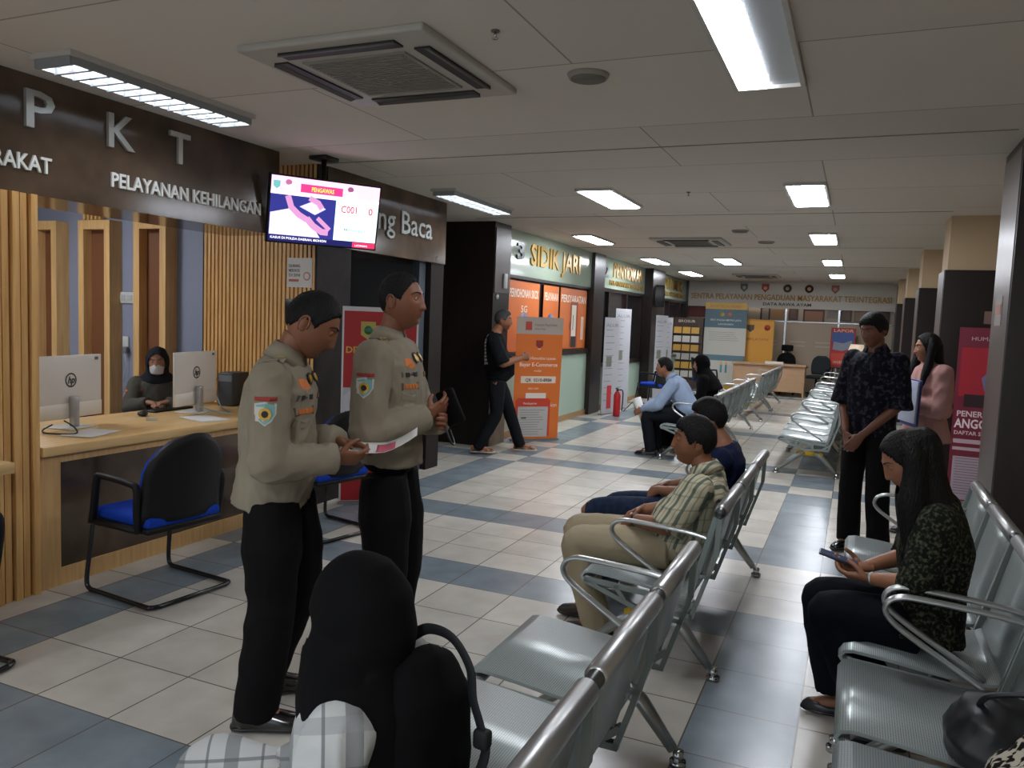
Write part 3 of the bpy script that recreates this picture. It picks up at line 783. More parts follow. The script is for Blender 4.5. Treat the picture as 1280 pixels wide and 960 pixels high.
# ---------------------------------------------------------------- hanging television
az, tl = .978, .196
tv = empty('television', (-3.715, 4.935, 2.322), 0, 'television screen hanging from the ceiling by the reading room sign', 'television')
rx_ = Vector((math.cos(az), math.sin(az), 0)); nn = Vector((math.sin(az)*math.cos(tl), -math.cos(az)*math.cos(tl), -math.sin(tl)))
uu = nn.cross(rx_); m4 = Matrix((rx_, uu, nn)).transposed().to_4x4()
if uu.z < 0: uu = -uu
m3 = Matrix((rx_, uu, nn)).transposed().to_4x4(); W, HH = .83, .468
def TP(x, y, z=0): return m3 @ Matrix.Translation((x, y, z))
def quad(mb, m, x0, y0, x1, y1, z=.0): mb.use(m); mb.add([m3 @ Vector(p) for p in ((x0, y0, z), (x1, y0, z), (x1, y1, z), (x0, y1, z))], [(0, 1, 2, 3)], False)
def lit(name, c='#ffffff', e=1.0): return mat('screen '+name, c, .4, emit=e)
b_ = MB(); b_.add([m3 @ Vector((sx*(W/2+.012), sy_*(HH/2+.012), z)) for z in (-.04, 0) for sx, sy_ in ((-1, -1), (1, -1), (1, 1), (-1, 1))], [(0, 3, 2, 1), (4, 5, 6, 7), (0, 1, 5, 4), (1, 2, 6, 5), (2, 3, 7, 6), (3, 0, 4, 7)], False)
b_.build('housing', m_black, tv)
s = MB(); x0, x1, y0, y1 = -W/2, W/2, -HH/2, HH/2
quad(s, lit('lilac', '#e3b4dc'), x0, .115, x1, y1, .001)
quad(s, lit('cream', '#eadfe6'), x0, .105, x1, .127, .002)
quad(s, lit('magenta', '#d8326e'), -.20, .135, .12, .195, .002)
quad(s, lit('navy', '#26296e'), x0, -.19, .075, .105, .001)
quad(s, lit('pale cyan', '#c9e3e6'), .075, -.19, x1, .118, .001)
quad(s, lit('dark blue', '#16184a'), x0, y0, x1, -.19, .001)
quad(s, lit('red', '#d32a50'), .23, y0, x1, -.195, .002)
s.use(lit('paper lilac', '#cfc0ee')).add([m3 @ Vector(p) for p in ((-.41, -.185, .002), (-.03, -.185, .002), (-.10, -.09, .002), (-.27, .01, .002), (-.41, -.03, .002))], [(0, 1, 2, 3, 4)], False)
s.use(lit('page', '#b9b5e8')).add([m3 @ Vector(p) for p in ((-.20, .03, .0025), (-.08, -.02, .0025), (.0, .03, .0025), (-.10, .08, .0025))], [(0, 1, 2, 3)], False)
for pts, r_ in ((((-.29, .10), (-.26, .02), (-.20, -.03), (-.14, -.06)), .022), (((-.14, -.05), (-.09, -.10), (-.02, -.14), (.03, -.14)), .024), (((-.06, -.04), (-.01, -.08), (.04, -.12)), .016), (((-.13, .10), (-.06, .07), (-.03, .03)), .02)):
    vs = []
    for i, p in enumerate(pts):
        q = pts[min(i+1, len(pts)-1)]; pz = pts[max(i-1, 0)]; d = Vector((q[0]-pz[0], q[1]-pz[1])).normalized(); nn_ = Vector((-d.y, d.x))*r_
        vs += [m3 @ Vector((p[0]+nn_.x, p[1]+nn_.y, .003)), m3 @ Vector((p[0]-nn_.x, p[1]-nn_.y, .003))]
    s.use(lit('hand pink', '#b07ba4')).add(vs, [(2*i, 2*i+1, 2*i+3, 2*i+2) for i in range(len(pts)-1)], False)
s.use(lit('yellow', '#f0c84a')).text('PENGAWAS', .045, TP(-.12, .148, .003), .0004, .02, width=.17)
s.use(lit('crimson', '#c02048')).text('C001', .075, TP(.115, .02, .003), .0004, .015, width=.125).text('0', .075, TP(.335, .02, .003), .0004, .015)
s.use(lit('grey', '#7c8a94')).text('Loket Pelayanan', .02, TP(.12, .095, .003), .0004, 0, width=.16).text('Sedang dilayani', .022, TP(.15, -.05, .003), .0004, 0, width=.17).text('Menunggu', .03, TP(.15, -.115, .003), .0004, .015, width=.17)
s.use(lit('white', '#e6e4f4')).text('KASUS DI POLDA DAERAH, MOHON', .024, TP(-.40, -.215, .003), .0004, .015, width=.42)
s.use(lit('white')).text('LAYANAN', .02, TP(.25, -.225, .003), .0004, .01, width=.1)
s.use(lit('dim teal', '#5a9a98')).prism([(-.025, .03), (.025, .03), (.025, -.01), (0, -.03), (-.025, -.01)], TP(-.375, .17, .002), .001)
for xc, c in ((-.27, '#9a5878'), (.20, '#7a4868')):
    s.use(lit('hair'+c, c)).prism([(-.02+.02*math.cos(a*.5)*1.2, .02*math.sin(a*.5)) for a in range(12)], TP(xc, .195, .002), .001)
    s.use(lit('shirt white', '#f0e8ee')).prism([(-.035, -.035), (.035, -.035), (.02, .015), (-.02, .015)], TP(xc, .165, .002), .001)
s.build('screen', None, tv)
MB().cyl((-.02, .02, .0), (-.02, .02, .426), .02, 12).rbox(-.1, -.06, .40, .06, .1, .428, .004, 1).build('ceiling_mount', m_black, tv)
for o in tv.children: 
    if o.name.startswith('ceiling_mount'): o.location = (-rx_.y*.0-.04, .03, 0)

# ---------------------------------------------------------------- posters and banners
def PQ(mb, m, x, z, w, h, y=0.0): mb.use(m); mb.add([(x, y, z), (x+w, y, z), (x+w, y, z+h), (x, y, z+h)], [(0, 1, 2, 3)], False)
def PT(mb, m, body, size, x, z, y=0.0, w=None, bold=.0, al='LEFT'): mb.use(m).text(body, size, frame((x, y, z), (1, 0, 0), (0, 0, 1)), .0006, bold, al, width=w)
C = lambda c, r_=.5: mat('print '+c, c, r_)
def banner(name, label, cat, loc, rz, w, h, base, draw, th=.004, tilt=0.0, legs=True, z0=0.02):
    """printed sheet facing local -y; draw(mb, w, h) adds the print; stands on z0"""
    t = empty(name, loc, rz, label, cat)
    mb = MB().use(C(base)); mb.box(-w/2, 0, z0, w/2, th, z0+h)
    k = Matrix.Rotation(tilt, 4, 'X')
    draw(mb, w, h)
    mb.v = [tuple(k @ Vector(v)) for v in mb.v]
    mb.build('printed_sheet', None, t)
    if legs:
        MB().box(-w/2-.01, -.03, 0, w/2+.01, .05, .025).build('base', mat('banner base', '#8a8a88', .4, .5), t)
        p = k @ Vector((0, th+.01, z0+h)); MB().tube([(0, .03, .02), (0, p.y+.02, p.z)], .008, 8).build('pole', m_chrome, t)
    return t
def lines(mb, m, x, z, w, n, dz, hh, y=-.001):
    for i in range(n): PQ(mb, m, x, z-i*dz, w*(1-.3*random.random()), hh, y)
# orange banner beside the walker
def d_orange(mb, w, h):
    y = -.0012; l = -w/2
    PQ(mb, C('#d9722c'), l, .02, w, h, -.0006)
    PQ(mb, C('#b2a59a'), l, h-.20, w, .22, y); PQ(mb, C('#b8453a'), l+.12, h-.15, .09, .11, y*2)
    PT(mb, C('#6a5e58'), 'Layanan Kepolisian', .045, l+.25, h-.09, y*2, w=.32); PT(mb, C('#6a5e58'), 'tanpa biaya', .035, l+.25, h-.14, y*2)
    mb.use(C('#8c2f22')).prism([(-.05, .05), (.05, .05), (.05, -.02), (0, -.06), (-.05, -.02)], frame((0, -.001, h-.33), (1, 0, 0), (0, 0, 1)), .001)
    PQ(mb, C('#e0d0c0'), -.015, h-.40, .03, .03, y)
    PT(mb, C('#f0dccb'), 'Nikmati Kemudahan Layanan', .05, l+.08, h-.53, y, w=w-.17, bold=.01)
    PT(mb, C('#f0dccb'), 'Bayar E-Commerce', .07, l+.06, h-.62, y, w=w-.12, bold=.015); PT(mb, C('#f0dccb'), 'mudah', .04, -.06, h-.69, y)
    PQ(mb, C('#e6d6c4'), l+.09, h-.84, w-.16, .09, y); PT(mb, C('#5a4a40'), 'QR  0210-8984', .06, l+.15, h-.82, y*2, w=w-.28, bold=.02)
    PT(mb, C('#f0dccb'), 'atau scan', .04, l+.2, h-.92, y)
    PQ(mb, C('#e4dccf'), l+.17, h-1.28, .29, .31, y)
    PT(mb, C('#f0dccb'), 'Scan', .07, w/2-.14, h-1.15, y, w=.1)
    mb.use(C('#c8402a')).prism([(l+.03, .06), (l+.53, .06), (l+.53, .52), (l+.50, .56), (l+.06, .56), (l+.03, .52)], frame((0, -.0022, 0), (1, 0, 0), (0, 0, 1)), .001)
    PQ(mb, C('#b9b6b0'), l+.07, .05, .43, .40, -.004); PT(mb, C('#f2e4da'), 'Pembayaran', .04, l+.14, .48, -.004)
    lines(mb, C('#8a8884'), l+.10, .40, .36, 11, .032, .008, -.005); PQ(mb, C('#5a5856'), l+.12, .29, .07, .025, -.005)
banner('roll_up_banner', 'orange roll up banner standing behind the walking man', 'banner', (-3.80, 9.60, 0), R(46), .66, 1.60, '#d4702c', d_orange, tilt=R(1.5))
# red banner in front of reading room
def d_red(mb, w, h):
    y = -.001; l = -w/2
    PQ(mb, C('#a5161c'), l+.015, h*.60, w-.03, h*.39, y)
    PQ(mb, C('#b3b2b4'), l+.015, .1, w-.03, h*.54, y); PQ(mb, C('#a5161c'), l+.015, .03, w-.03, .40, y*2)
    mb.use(C('#a89a4a')).prism([(-.06, .08), (.06, .08), (.06, -.03), (0, -.07), (-.06, -.03)], frame((-.10, -.002, h-.18), (1, 0, 0), (0, 0, 1)), .001)
    mb.use(C('#2e6a4a')).cyl((-.10, -.003, h-.17), (-.10, -.004, h-.17), .035, 16)
    PT(mb, C('#d0a83c'), 'DITPAM OBVIT', .075, l+.03, h-.36, y*2, w=w-.1, bold=.02)
    mb.use(C('#c4c6ca')).prism([(l+.02, .62), (w/2-.02, .62), (w/2-.02, 1.12), (l+.2, 1.06), (l+.02, .90)], frame((0, -.0015, 0), (1, 0, 0), (0, 0, 1)), .001)
    PT(mb, C('#5a5d66'), 'LAYANAN', .06, l+.03, .74, y*3, w=.3)
banner('roll_up_banner', 'red and white roll up banner behind the two officers', 'banner', (-3.60, 5.55, 0), R(35), .62, 1.62, '#c9c8c8', d_red)
def d_red2(mb, w, h):
    PQ(mb, C('#c9a6a4'), -w/2+.02, .4, w-.04, h-.5, -.001); PT(mb, C('#a83a3a'), 'BACA', .1, -w/2+.05, h-.3, -.002, w=w-.1)
    mb.use(C('#a5524e')).cyl((0, -.002, h*.62), (0, -.003, h*.62), .12, 20)
banner('display_board', 'pink and white display board inside the reading room doorway', 'display board', (-4.45, 7.15, 0), R(35), .5, 1.62, '#b9b4b4', d_red2)
# fingerprint room orange window posters
def d_fp(title, title2):
    def d(mb, w, h):
        y = -.001; l = -w/2
        PQ(mb, C('#cc6a26'), l+.01, .01, w-.02, h-.02, y)
        PT(mb, C('#e6dccb'), title, .16, l+.03, h-.22, y*2, w=w-.08, bold=.02); PT(mb, C('#d8d0bc'), title2, .13, -.12, h-.42, y*2, w=.22, bold=.02)
        mb.use(C('#3c3f66')).cyl((0, -.002, h-.60), (0, -.003, h-.60), .18, 24); mb.use(C('#c9bfd0')).cyl((0, -.003, h-.60), (0, -.004, h-.60), .11, 20)
        if w > 1.0 and title2 == '2G':
            PQ(mb, C('#a04022'), -.16, .03, .36, .72, y*3.5); PQ(mb, C('#d8d2bf'), -.10, .10, .22, .60, y*5); PQ(mb, C('#2c2422'), -.10, .02, .24, .18, y*6)
            PQ(mb, C('#3a4a3c'), -.04, .30, .03, .24, y*6)
            PQ(mb, C('#d5b9a5'), .38, .14, .14, .38, y*3)
    return d
for (ya, yb, t1, t2, lab) in ((9.52, 10.62, 'PERMOHONAN SKCK', '5G', 'wide orange poster in the fingerprint room window, nearest the pillar'), (10.78, 11.42, 'PELAYANAN', '', 'narrow orange poster in the middle of the fingerprint room window'),
        (11.50, 12.78, 'PERSYARATAN', '2G', 'wide orange poster with a printed phone in the fingerprint room window')):
    banner('window_poster', lab, 'poster', (XW-.02, (ya+yb)/2, 1.14), R(90), yb-ya, .96, '#c46524', d_fp(t1, t2), legs=False, z0=0)
# thin white banners by the second room
def d_white(mb, w, h):
    y = -.001; l = -w/2
    PQ(mb, C('#a9aaae'), l+.01, .05, w-.02, h-.06, y); lines(mb, C('#7b7d86'), l+.05, h-.2, w*.6, 12, .11, .012, y*2)
    PT(mb, C('#74777e'), 'ALUR', .08, l+.05, h-.14, y*2, w=w-.1, bold=.01); PQ(mb, C('#6c6e60'), l+.1, h*.5, w*.35, .18, y*3); 
def d_white2(mb, w, h):
    d_white(mb, w, h); PQ(mb, C('#b9262c'), -.10, .1, .16, .4, -.003)
banner('roll_up_banner', 'white banner with small red print, left of the two by the second room', 'banner', (-3.86, 13.18, 0), R(78), .55, 1.65, '#a7a8ac', d_white2)
banner('roll_up_banner', 'white banner with rows of grey print, right of the two by the second room', 'banner', (-3.90, 14.0, 0), R(78), .6, 1.82, '#b0b1b4', d_white)
banner('roll_up_banner', 'slim white banner beside the third room column', 'banner', (-3.72, 16.3, 0), R(80), .6, 1.75, '#aeb0b0', d_white)
banner('roll_up_banner', 'pale narrow banner just behind the slim white banner by the third room', 'banner', (-3.78, 17.2, 0), R(80), .5, 1.72, '#a3a5a2', d_white)
t = empty('fire_extinguisher', (-3.66, 12.98, 0), 0, 'red fire extinguisher standing in front of the white banner', 'fire extinguisher')
MB().tube([(0, 0, 0), (0, 0, .02), (0, 0, .36), (0, 0, .41), (0, 0, .43)], [.055, .06, .06, .035, .02], 20).build('cylinder', mat('extinguisher red', '#b01c20', .3), t)
MB().cyl((0, 0, .43), (0, 0, .47), .02, 12).box(-.01, -.09, .47, .01, .03, .49).build('valve', m_black, t)
MB().tube(bez([(.02, 0, .45), (.09, 0, .44), (.1, 0, .3), (.09, 0, .1)], 5), .01, 8).build('hose', m_black, t)
t = empty('easel_stand', (-3.45, 13.55, 0), R(40), 'thin black tripod stand beside the fire extinguisher', 'stand')
for k in range(3):
    a = 2*PI*k/3; MB().tube([(0, 0, .30), (.3*math.cos(a), .3*math.sin(a), .01)], .008, 8).build('leg', m_black, t)
MB().cyl((0, 0, .28), (0, 0, .55), .01, 8).build('post', m_black, t)
t = empty('wall_speaker', (-4.05, 16.9, 2.2), R(20), 'black loudspeaker on the column between the second and third signs', 'speaker')
MB().rbox(-.14, -.14, -.25, .2, .1, .22, .02, 2).build('cabinet', m_black, t); MB().cyl((.203, -.02, 0), (.206, -.02, 0), .09, 20).build('cone', m_greyL, t)
for y, lab, z in ((14.6, 'glowing pink lantern in the second room window', 1.98), (18.6, 'glowing pink lantern in the third room window', 1.98)):
    t = empty('pink_lantern', (XW-.35, y, z), 0, lab, 'lantern')
    MB().sphere((0, 0, 0), .10, .10, .12).build('shade', mat('lit pink shade', '#e0447c', .5, emit=1.2), t); MB().cyl((0, 0, .11), (0, 0, .22), .006, 6).build('cord', m_black, t)
# far end displays
def d_teal(mb, w, h):
    y = -.001; l = -w/2
    PQ(mb, C('#bf9440'), l, h-.14, w, .16, y); PT(mb, C('#8a5a20'), 'ALUR PELAYANAN', .09, -.4, h-.10, y*2, w=.75)
    PQ(mb, C('#47606a'), l, h-.60, w, .46, y); mb.use(C('#a89a5a')).cyl((-.09, -.002, h-.27), (-.09, -.003, h-.27), .06, 14); mb.use(C('#b07058')).cyl((.09, -.002, h-.27), (.09, -.003, h-.27), .06, 14)
    PT(mb, C('#c4ccc8'), 'SPKT POLDA METRO JAYA', .06, -.38, h-.43, y*2, w=.76, bold=.01); PT(mb, C('#c4ccc8'), 'LAYANAN', .055, -.18, h-.53, y*2, w=.36, bold=.01)
    PQ(mb, C('#b3b1a6'), l, h-1.28, w, .68, y); lines(mb, C('#8b8a84'), l+.12, h-.72, .75, 5, .05, .012, y*2)
    PQ(mb, C('#56707a'), l, h-1.42, w, .14, y); PQ(mb, C('#b9b8ad'), l, .12, w, h-1.54, y)
    for k, c in ((-.07, '#4a8a96'), (.05, '#4a7a96')): PQ(mb, C(c), k, .44, .05, .2, y*2); PQ(mb, C('#c8a060'), k, .64, .05, .07, y*2)
    PQ(mb, C('#c09038'), l, .02, w, .12, y)
banner('display_board', 'tall teal and white information board at the far left end', 'display board', (-3.02, 20.2, 0), 0, 1.02, 2.16, '#9a9990', d_teal)
def d_yel(mb, w, h):
    y = -.001; PQ(mb, C('#c98f2e'), -w/2+.01, .0, w-.02, h-.02, y)
    mb.use(C('#4a3c28')).prism([(-.09, .08), (.09, .08), (.09, -.03), (0, -.1), (-.09, -.03)], frame((-.18, -.002, h-.2), (1, 0, 0), (0, 0, 1)), .001); mb.use(C('#a83a2a')).cyl((.22, -.002, h-.18), (.22, -.003, h-.18), .07, 16)
    PT(mb, C('#a8502a'), 'MELAYANI', .09, -.25, h-.5, y*2, w=.5, bold=.01)
    mb.use(C('#3c2c1c')).prism([(-.12, .12), (-.04, .20), (.02, .1), (.12, .24), (.14, .05), (.05, -.2), (-.08, -.12)], frame((0, -.002, .42), (1, 0, 0), (0, 0, 1)), .001)
    mb.use(C('#cfc3a0')).cyl((.03, -.004, .25), (.03, -.005, .25), .05, 14)
banner('display_board', 'yellow poster board standing behind the far desk', 'display board', (-2.25, 20.35, .0), 0, .76, 1.78, '#b5802c', d_yel)
def d_redp(mb, w, h):
    y = -.001; PQ(mb, C('#a02222'), -w/2, 0, w, h, y); PQ(mb, C('#34508a'), -w/2+.03, h-.35, w-.06, .24, y*2); PT(mb, C('#d8b0a0'), 'LAPOR', .1, -.22, h-.10, y*3, w=.44, bold=.01)
    mb.use(C('#7f8896')).prism([(-.22, -.05), (.0, -.08), (.22, .0), (.2, .18), (0, .1), (-.2, .14)], frame((0, -.003, .48), (1, 0, 0), (0, 0, 1)), .001)
    PQ(mb, C('#c0402a'), -w/2+.03, .06, w-.06, .28, y*4); PT(mb, C('#d8c8b8'), 'SEGERA', .08, -.2, .1, y*5, w=.3)
banner('display_board', 'red and blue poster board beside the far right corner', 'display board', (-.30, 20.55, .72), R(-4), .55, .95, '#8c2424', d_redp, legs=False, z0=0)
for k, (lx, m_) in enumerate(((-.2, m_black),)):
    t = empty('poster_easel', (-.30, 20.62, 0), 0, 'black easel under the red and blue poster board', 'easel')
    for s_ in (-.22, .22): MB().tube([(s_, .03, 0), (s_*.6, -.02+.03, 1.6)], .012, 8).build('leg', m_black, t)
    MB().box(-.25, -.09, .69, .25, .02, .715).build('ledge', m_black, t)
t = empty('table_lamp', (.02, 19.9, 0), 0, 'lamp with white shade above a yellow box by the far right posters', 'lamp')
MB().tube([(0, 0, .98), (0, 0, 1.3)], [.24, .14], 24).build('shade', mat('cream lamp shade', '#d8c4ac', .6, emit=.25), t)
MB().rbox(-.16, -.12, .62, .16, .12, .95, .01, 2).build('yellow_body', mat('yellow box', '#b8a91e', .5), t)
MB().box(-.14, -.1, 0, .14, .1, .62).build('pedestal', m_dark2, t)
# magazine shelf
t = empty('brochure_shelf', (-3.95, 20.1, 0), 0, 'dark brochure shelf with yellow and white leaflets, far left', 'shelf')
MB().box(-.40, 0, 0, .40, .25, 1.78).build('carcass', m_dark2, t)
PT_ = MB(); PT_.use(C('#c8c0ac')).text('BROSUR', .09, frame((-.22, -.003, 1.66), (1, 0, 0), (0, 0, 1)), .001, .01, width=.42); PT_.build('lettering', None, t)
for k in range(6):
    z = .28+k*.22; c = ['#b8b5ac', '#b08a3a', '#9a9890', '#a8802e', '#b5b2a8', '#c0933a'][k]
    mb = MB().use(mat('shelf rail', '#3a302a', .5)).box(-.37, -.05, z-.02, .37, .0, z); mb.build('shelf', None, t)
    mb = MB().use(C(c))
    for q in range(3): mb.obox((-.22+q*.22, -.025, z+.08), (.19, .01, .15+.02*random.random()), (R(-8), 0, 0))
    mb.build('leaflets', None, t)
# things hung above the frosted band
def picture(x, z, w, h, c1, c2, lab, name='framed_picture'):
    t = empty(name, (x, YF+.10, z), 0, lab, 'picture')
    mb = MB().box(-w/2, 0, -h/2, -w/2+.04, .03, h/2).box(w/2-.04, 0, -h/2, w/2, .03, h/2).box(-w/2+.04, 0, h/2-.04, w/2-.04, .03, h/2).box(-w/2+.04, 0, -h/2, w/2-.04, .03, -h/2+.04)
    mb.build('frame', C(c1), t); MB().box(-w/2+.04, .01, -h/2+.04, w/2-.04, .02, h/2-.04).build('picture_sheet', C(c2), t)
st('wall_shelf_band', mat('beige wall painted as lit', '#cdb99f', .6), (-4.2, YF+.13, 1.7, .8, YF+.16, 2.12))  # band colour raised in place of lamp light behind the glass
for x, z, w, h, c1, c2, lab in ((-3.85, 2.0, .56, .36, '#6e2a22', '#7e2f26', 'dark red board at the far left behind the glass'), (-2.9, 2.0, .6, .3, '#b3aaa0', '#9a7a62', 'pale board half hidden by the teal information board'), (-2.18, 1.96, .24, .36, '#4a2c1c', '#a89a88', 'small dark framed notice left of the first glass bar'),
        (-1.98+.1, 1.96, .36, .3, '#9a8468', '#b07c3e', 'tan framed picture left of the first glass bar'), (-1.50, 1.97, .22, .3, '#5a3020', '#7c5440', 'dark wooden plaque just right of the first glass bar'), (-1.02, 1.93, .5, .34, '#5a2c18', '#b27a52', 'framed copper coloured plaque in the middle of the far glass'),
        (-.60, 2.02, .24, .26, '#a5988a', '#9c8f84', 'pale square notice beside the copper plaque'), (-.28, 1.98, .26, .3, '#54301e', '#8c6a50', 'dark framed picture right of the second glass bar'), (.1, 1.97, .4, .3, '#a07c54', '#a88c6c', 'tan picture near the right end of the far glass'), (.52, 1.97, .34, .34, '#4a3a2c', '#5c5048', 'dim dark picture at the right end of the far glass')):
    picture(x, z, w, h, c1, c2, lab)
# notice on slat wall
def d_notice(mb, w, h):
    y = -.001; PQ(mb, C('#c2beb6'), -w/2+.005, .005, w-.01, h-.01, y)
    for k, s_ in enumerate(('DILARANG', 'MEROKOK', 'DI SINI')): PT(mb, C('#4c4a48'), s_, .035, -w/2+.02, h-.075-.037*k, y*2, w=.11, bold=.01)
    ring = [(.035*math.cos(a*.4), .035*math.sin(a*.4)) for a in range(16)]; mb.use(C('#b0685c')).prism(ring, frame((.075, -.002, .09), (1, 0, 0), (0, 0, 1)), .001)
    mb.use(C('#c2beb6')).prism([(q[0]*.7, q[1]*.7) for q in ring], frame((.075, -.0035, .09), (1, 0, 0), (0, 0, 1)), .001); PQ(mb, C('#a2493c'), -w/2+.02, .045, .1, .02, y*2)
banner('wall_notice', 'small white notice with red print on the slat wall under the television', 'notice', (-4.15, 5.19, 1.775), 0, .25, .235, '#c6c2ba', d_notice, legs=False, z0=0)
t = empty('wall_box', (-4.2, 5.17, 1.62), 0, 'small dark box on the slat wall below the white notice', 'box')
MB().rbox(-.06, -.02, -.06, .06, .02, .06, .006, 2).build('case', m_black, t)
# maroon banner right
def d_maroon(mb, w, h):
    y = -.001; l = -w/2
    PQ(mb, C('#6e1d33'), l, .02, w, h, y); PQ(mb, C('#9a1c2c'), l+.03, h*.62, w-.06, h*.28, y*2); PT(mb, C('#c0a8a8'), 'HUMAS', .05, l+.1, h-.1, y*2, w=.2)
    mb.use(C('#6b6a8a')).prism([(-.1, -.14), (.12, -.16), (.14, .06), (.05, .12), (-.07, .05), (-.13, -.02)], frame((.09, -.003, h*.74), (1, 0, 0), (0, 0, 1)), .001)
    mb.use(C('#8a5a58')).cyl((.12, -.003, h*.85), (.12, -.004, h*.85), .055, 16); mb.use(C('#4a4f78')).prism([(-.06, 0), (.06, 0), (.05, .05), (-.05, .05)], frame((.12, -.005, h*.87), (1, 0, 0), (0, 0, 1)), .001)
    PQ(mb, C('#2c1a22'), l+.08, h*.56, .28, .12, y*3); PQ(mb, C('#8b8ea0'), .10, h*.54, .08, .18, y*4)
    PT(mb, C('#d4c4c8'), 'PENERIMAAN', .075, l+.03, h*.505, y*2, w=w-.06, bold=.02); PT(mb, C('#e0d2d6'), 'ANGGOTA', .12, l+.02, h*.44, y*2, w=w-.04, bold=.025)
    PT(mb, C('#d4c4c8'), 'DAFTAR SEKARANG', .05, l+.02, h*.40, y*2, w=w-.05, bold=.015); PQ(mb, C('#b8a0aa'), l+.02, h*.35, w-.04, .04, y*2); PQ(mb, C('#b8a0aa'), l+.02, h*.31, w-.04, .03, y*2)
    PQ(mb, C('#a99aa4'), l+.03, .04, w-.06, h*.25, y*2); lines(mb, C('#7b6672'), l+.05, h*.26, w-.12, 14, .026, .007, y*3)
banner('roll_up_banner', 'maroon roll up banner standing against the pillar at the right', 'banner', (1.14, 8.55, 0), R(-4), .50, 1.66, '#6e1d33', d_maroon)
t = empty('wall_notice', (.80, 5.72, 1.76), 0, 'small pale notice on the side of the nearest right pillar', 'notice')
MB().box(-.008, -.12, -.09, -.004, .12, .09).build('sheet', C('#8a8078'), t)
MB().box(-.010, -.09, -.02, -.0081, .09, .04).build('print', C('#9a5a44'), t)
t = empty('wall_notice', (1.2, 8.74, 1.78), 0, 'dull pinkish notice on the pillar above the maroon banner', 'notice')
MB().box(-.1, -.006, -.06, .1, -.002, .06).build('sheet', C('#7c6258'), t)
t = empty('wall_switch', (-4.065, 9.05, 2.05), 0, 'small white switch plate high on the dark pillar', 'switch')
MB().rbox(-.004, -.05, -.09, .012, .05, .09, .003, 2).build('plate', _mats['switch white'], t)
t = empty('wall_switch', (-4.077, 8.85, 1.85), 0, 'tiny round pale button on the dark pillar below the switch plate', 'switch')
MB().cyl((-.004, 0, 0), (.012, 0, 0), .03, 16).build('button', _mats['switch white'], t)
# ---------------------------------------------------------------- people: builders
def V(*a): return Vector(a)
def remesh(mb, voxel, smooth=3, wrinkle=0.0, wscale=9.0, seed=0.0, stretch=(1, 1, 1)):
    """union of the collected closed shapes as one smooth surface; returns (verts, faces)"""
    me = bpy.data.meshes.new('tmp'); me.from_pydata(mb.v, [], mb.f); me.update()
    o = bpy.data.objects.new('tmp', me); COL.objects.link(o)
    md = o.modifiers.new('r', 'REMESH'); md.mode = 'VOXEL'; md.voxel_size = voxel; md.adaptivity = 0
    if smooth:
        sm = o.modifiers.new('s', 'SMOOTH'); sm.factor = .5; sm.iterations = smooth
    dg = bpy.context.evaluated_depsgraph_get(); dg.update()
    m2 = bpy.data.meshes.new_from_object(o.evaluated_get(dg))
    n = len(m2.vertices); co = np.empty(n*3); m2.vertices.foreach_get('co', co); co = co.reshape(-1, 3)
    if wrinkle:
        no = np.empty(n*3); m2.vertices.foreach_get('normal', no); no = no.reshape(-1, 3)
        for i in range(n):
            p = co[i]
            q = Vector((p[0]*wscale*stretch[0]+seed, p[1]*wscale*stretch[1], p[2]*wscale*stretch[2]))
            d = mnoise.noise(q*.5)*.6 + mnoise.noise(q)*.35 + .45*(1-2.6*abs(mnoise.noise(q*1.3)))
            co[i] += no[i]*d*wrinkle
    fs = [tuple(p.vertices) for p in m2.polygons]
    vs = [tuple(c) for c in co]
    bpy.data.objects.remove(o); bpy.data.meshes.remove(me); bpy.data.meshes.remove(m2)
    return vs, fs
def ering(c, side, tan, rx, ry, n=20, p=2.0, back=1.0):
    """superellipse ring; rx along side, ry along front"""
    side = Vector(side); tan = Vector(tan).normalized(); side = (side - tan*side.dot(tan)).normalized(); fr = tan.cross(side)
    out = []
    for k in range(n):
        a = 2*PI*k/n; ca, sa = math.cos(a), math.sin(a); e = 2/p
        x = math.copysign(abs(ca)**e, ca)*rx; y = math.copysign(abs(sa)**e, sa)*ry
        if y < 0: y *= back
        out.append(Vector(c)+side*x+fr*y)
    return out
def eloft(mb, st_, n=20):
    """st_: list of (centre, side, rx, ry[, p]); closed loft"""
    P = [Vector(s[0]) for s in st_]; rings = []
    for i, s in enumerate(st_):
        t = (P[min(i+1, len(P)-1)]-P[max(i-1, 0)])
        rings.append(ering(s[0], s[1], t, s[2], s[3], n, s[4] if len(s) > 4 else 2.0))
    mb.rings(rings); return mb
def tube_r(mb, pts, rad, sub=5, n=14, flat=None):
    """smooth tube with interpolated radii"""
    P = [Vector(p) for p in pts]; Q = bez(P, sub); rr = []
    for i in range(len(P)-1):
        for k in range(sub): rr.append(rad[i]+(rad[i+1]-rad[i])*(k/sub))
    rr.append(rad[-1]); mb.tube(Q, rr, n, flat=flat); return mb
def fillet(a, b, c, k=.2):
    """a joint polyline softened at b"""
    a, b, c = V(*a), V(*b), V(*c)
    return [a, b.lerp(a, k), b, b.lerp(c, k), c]

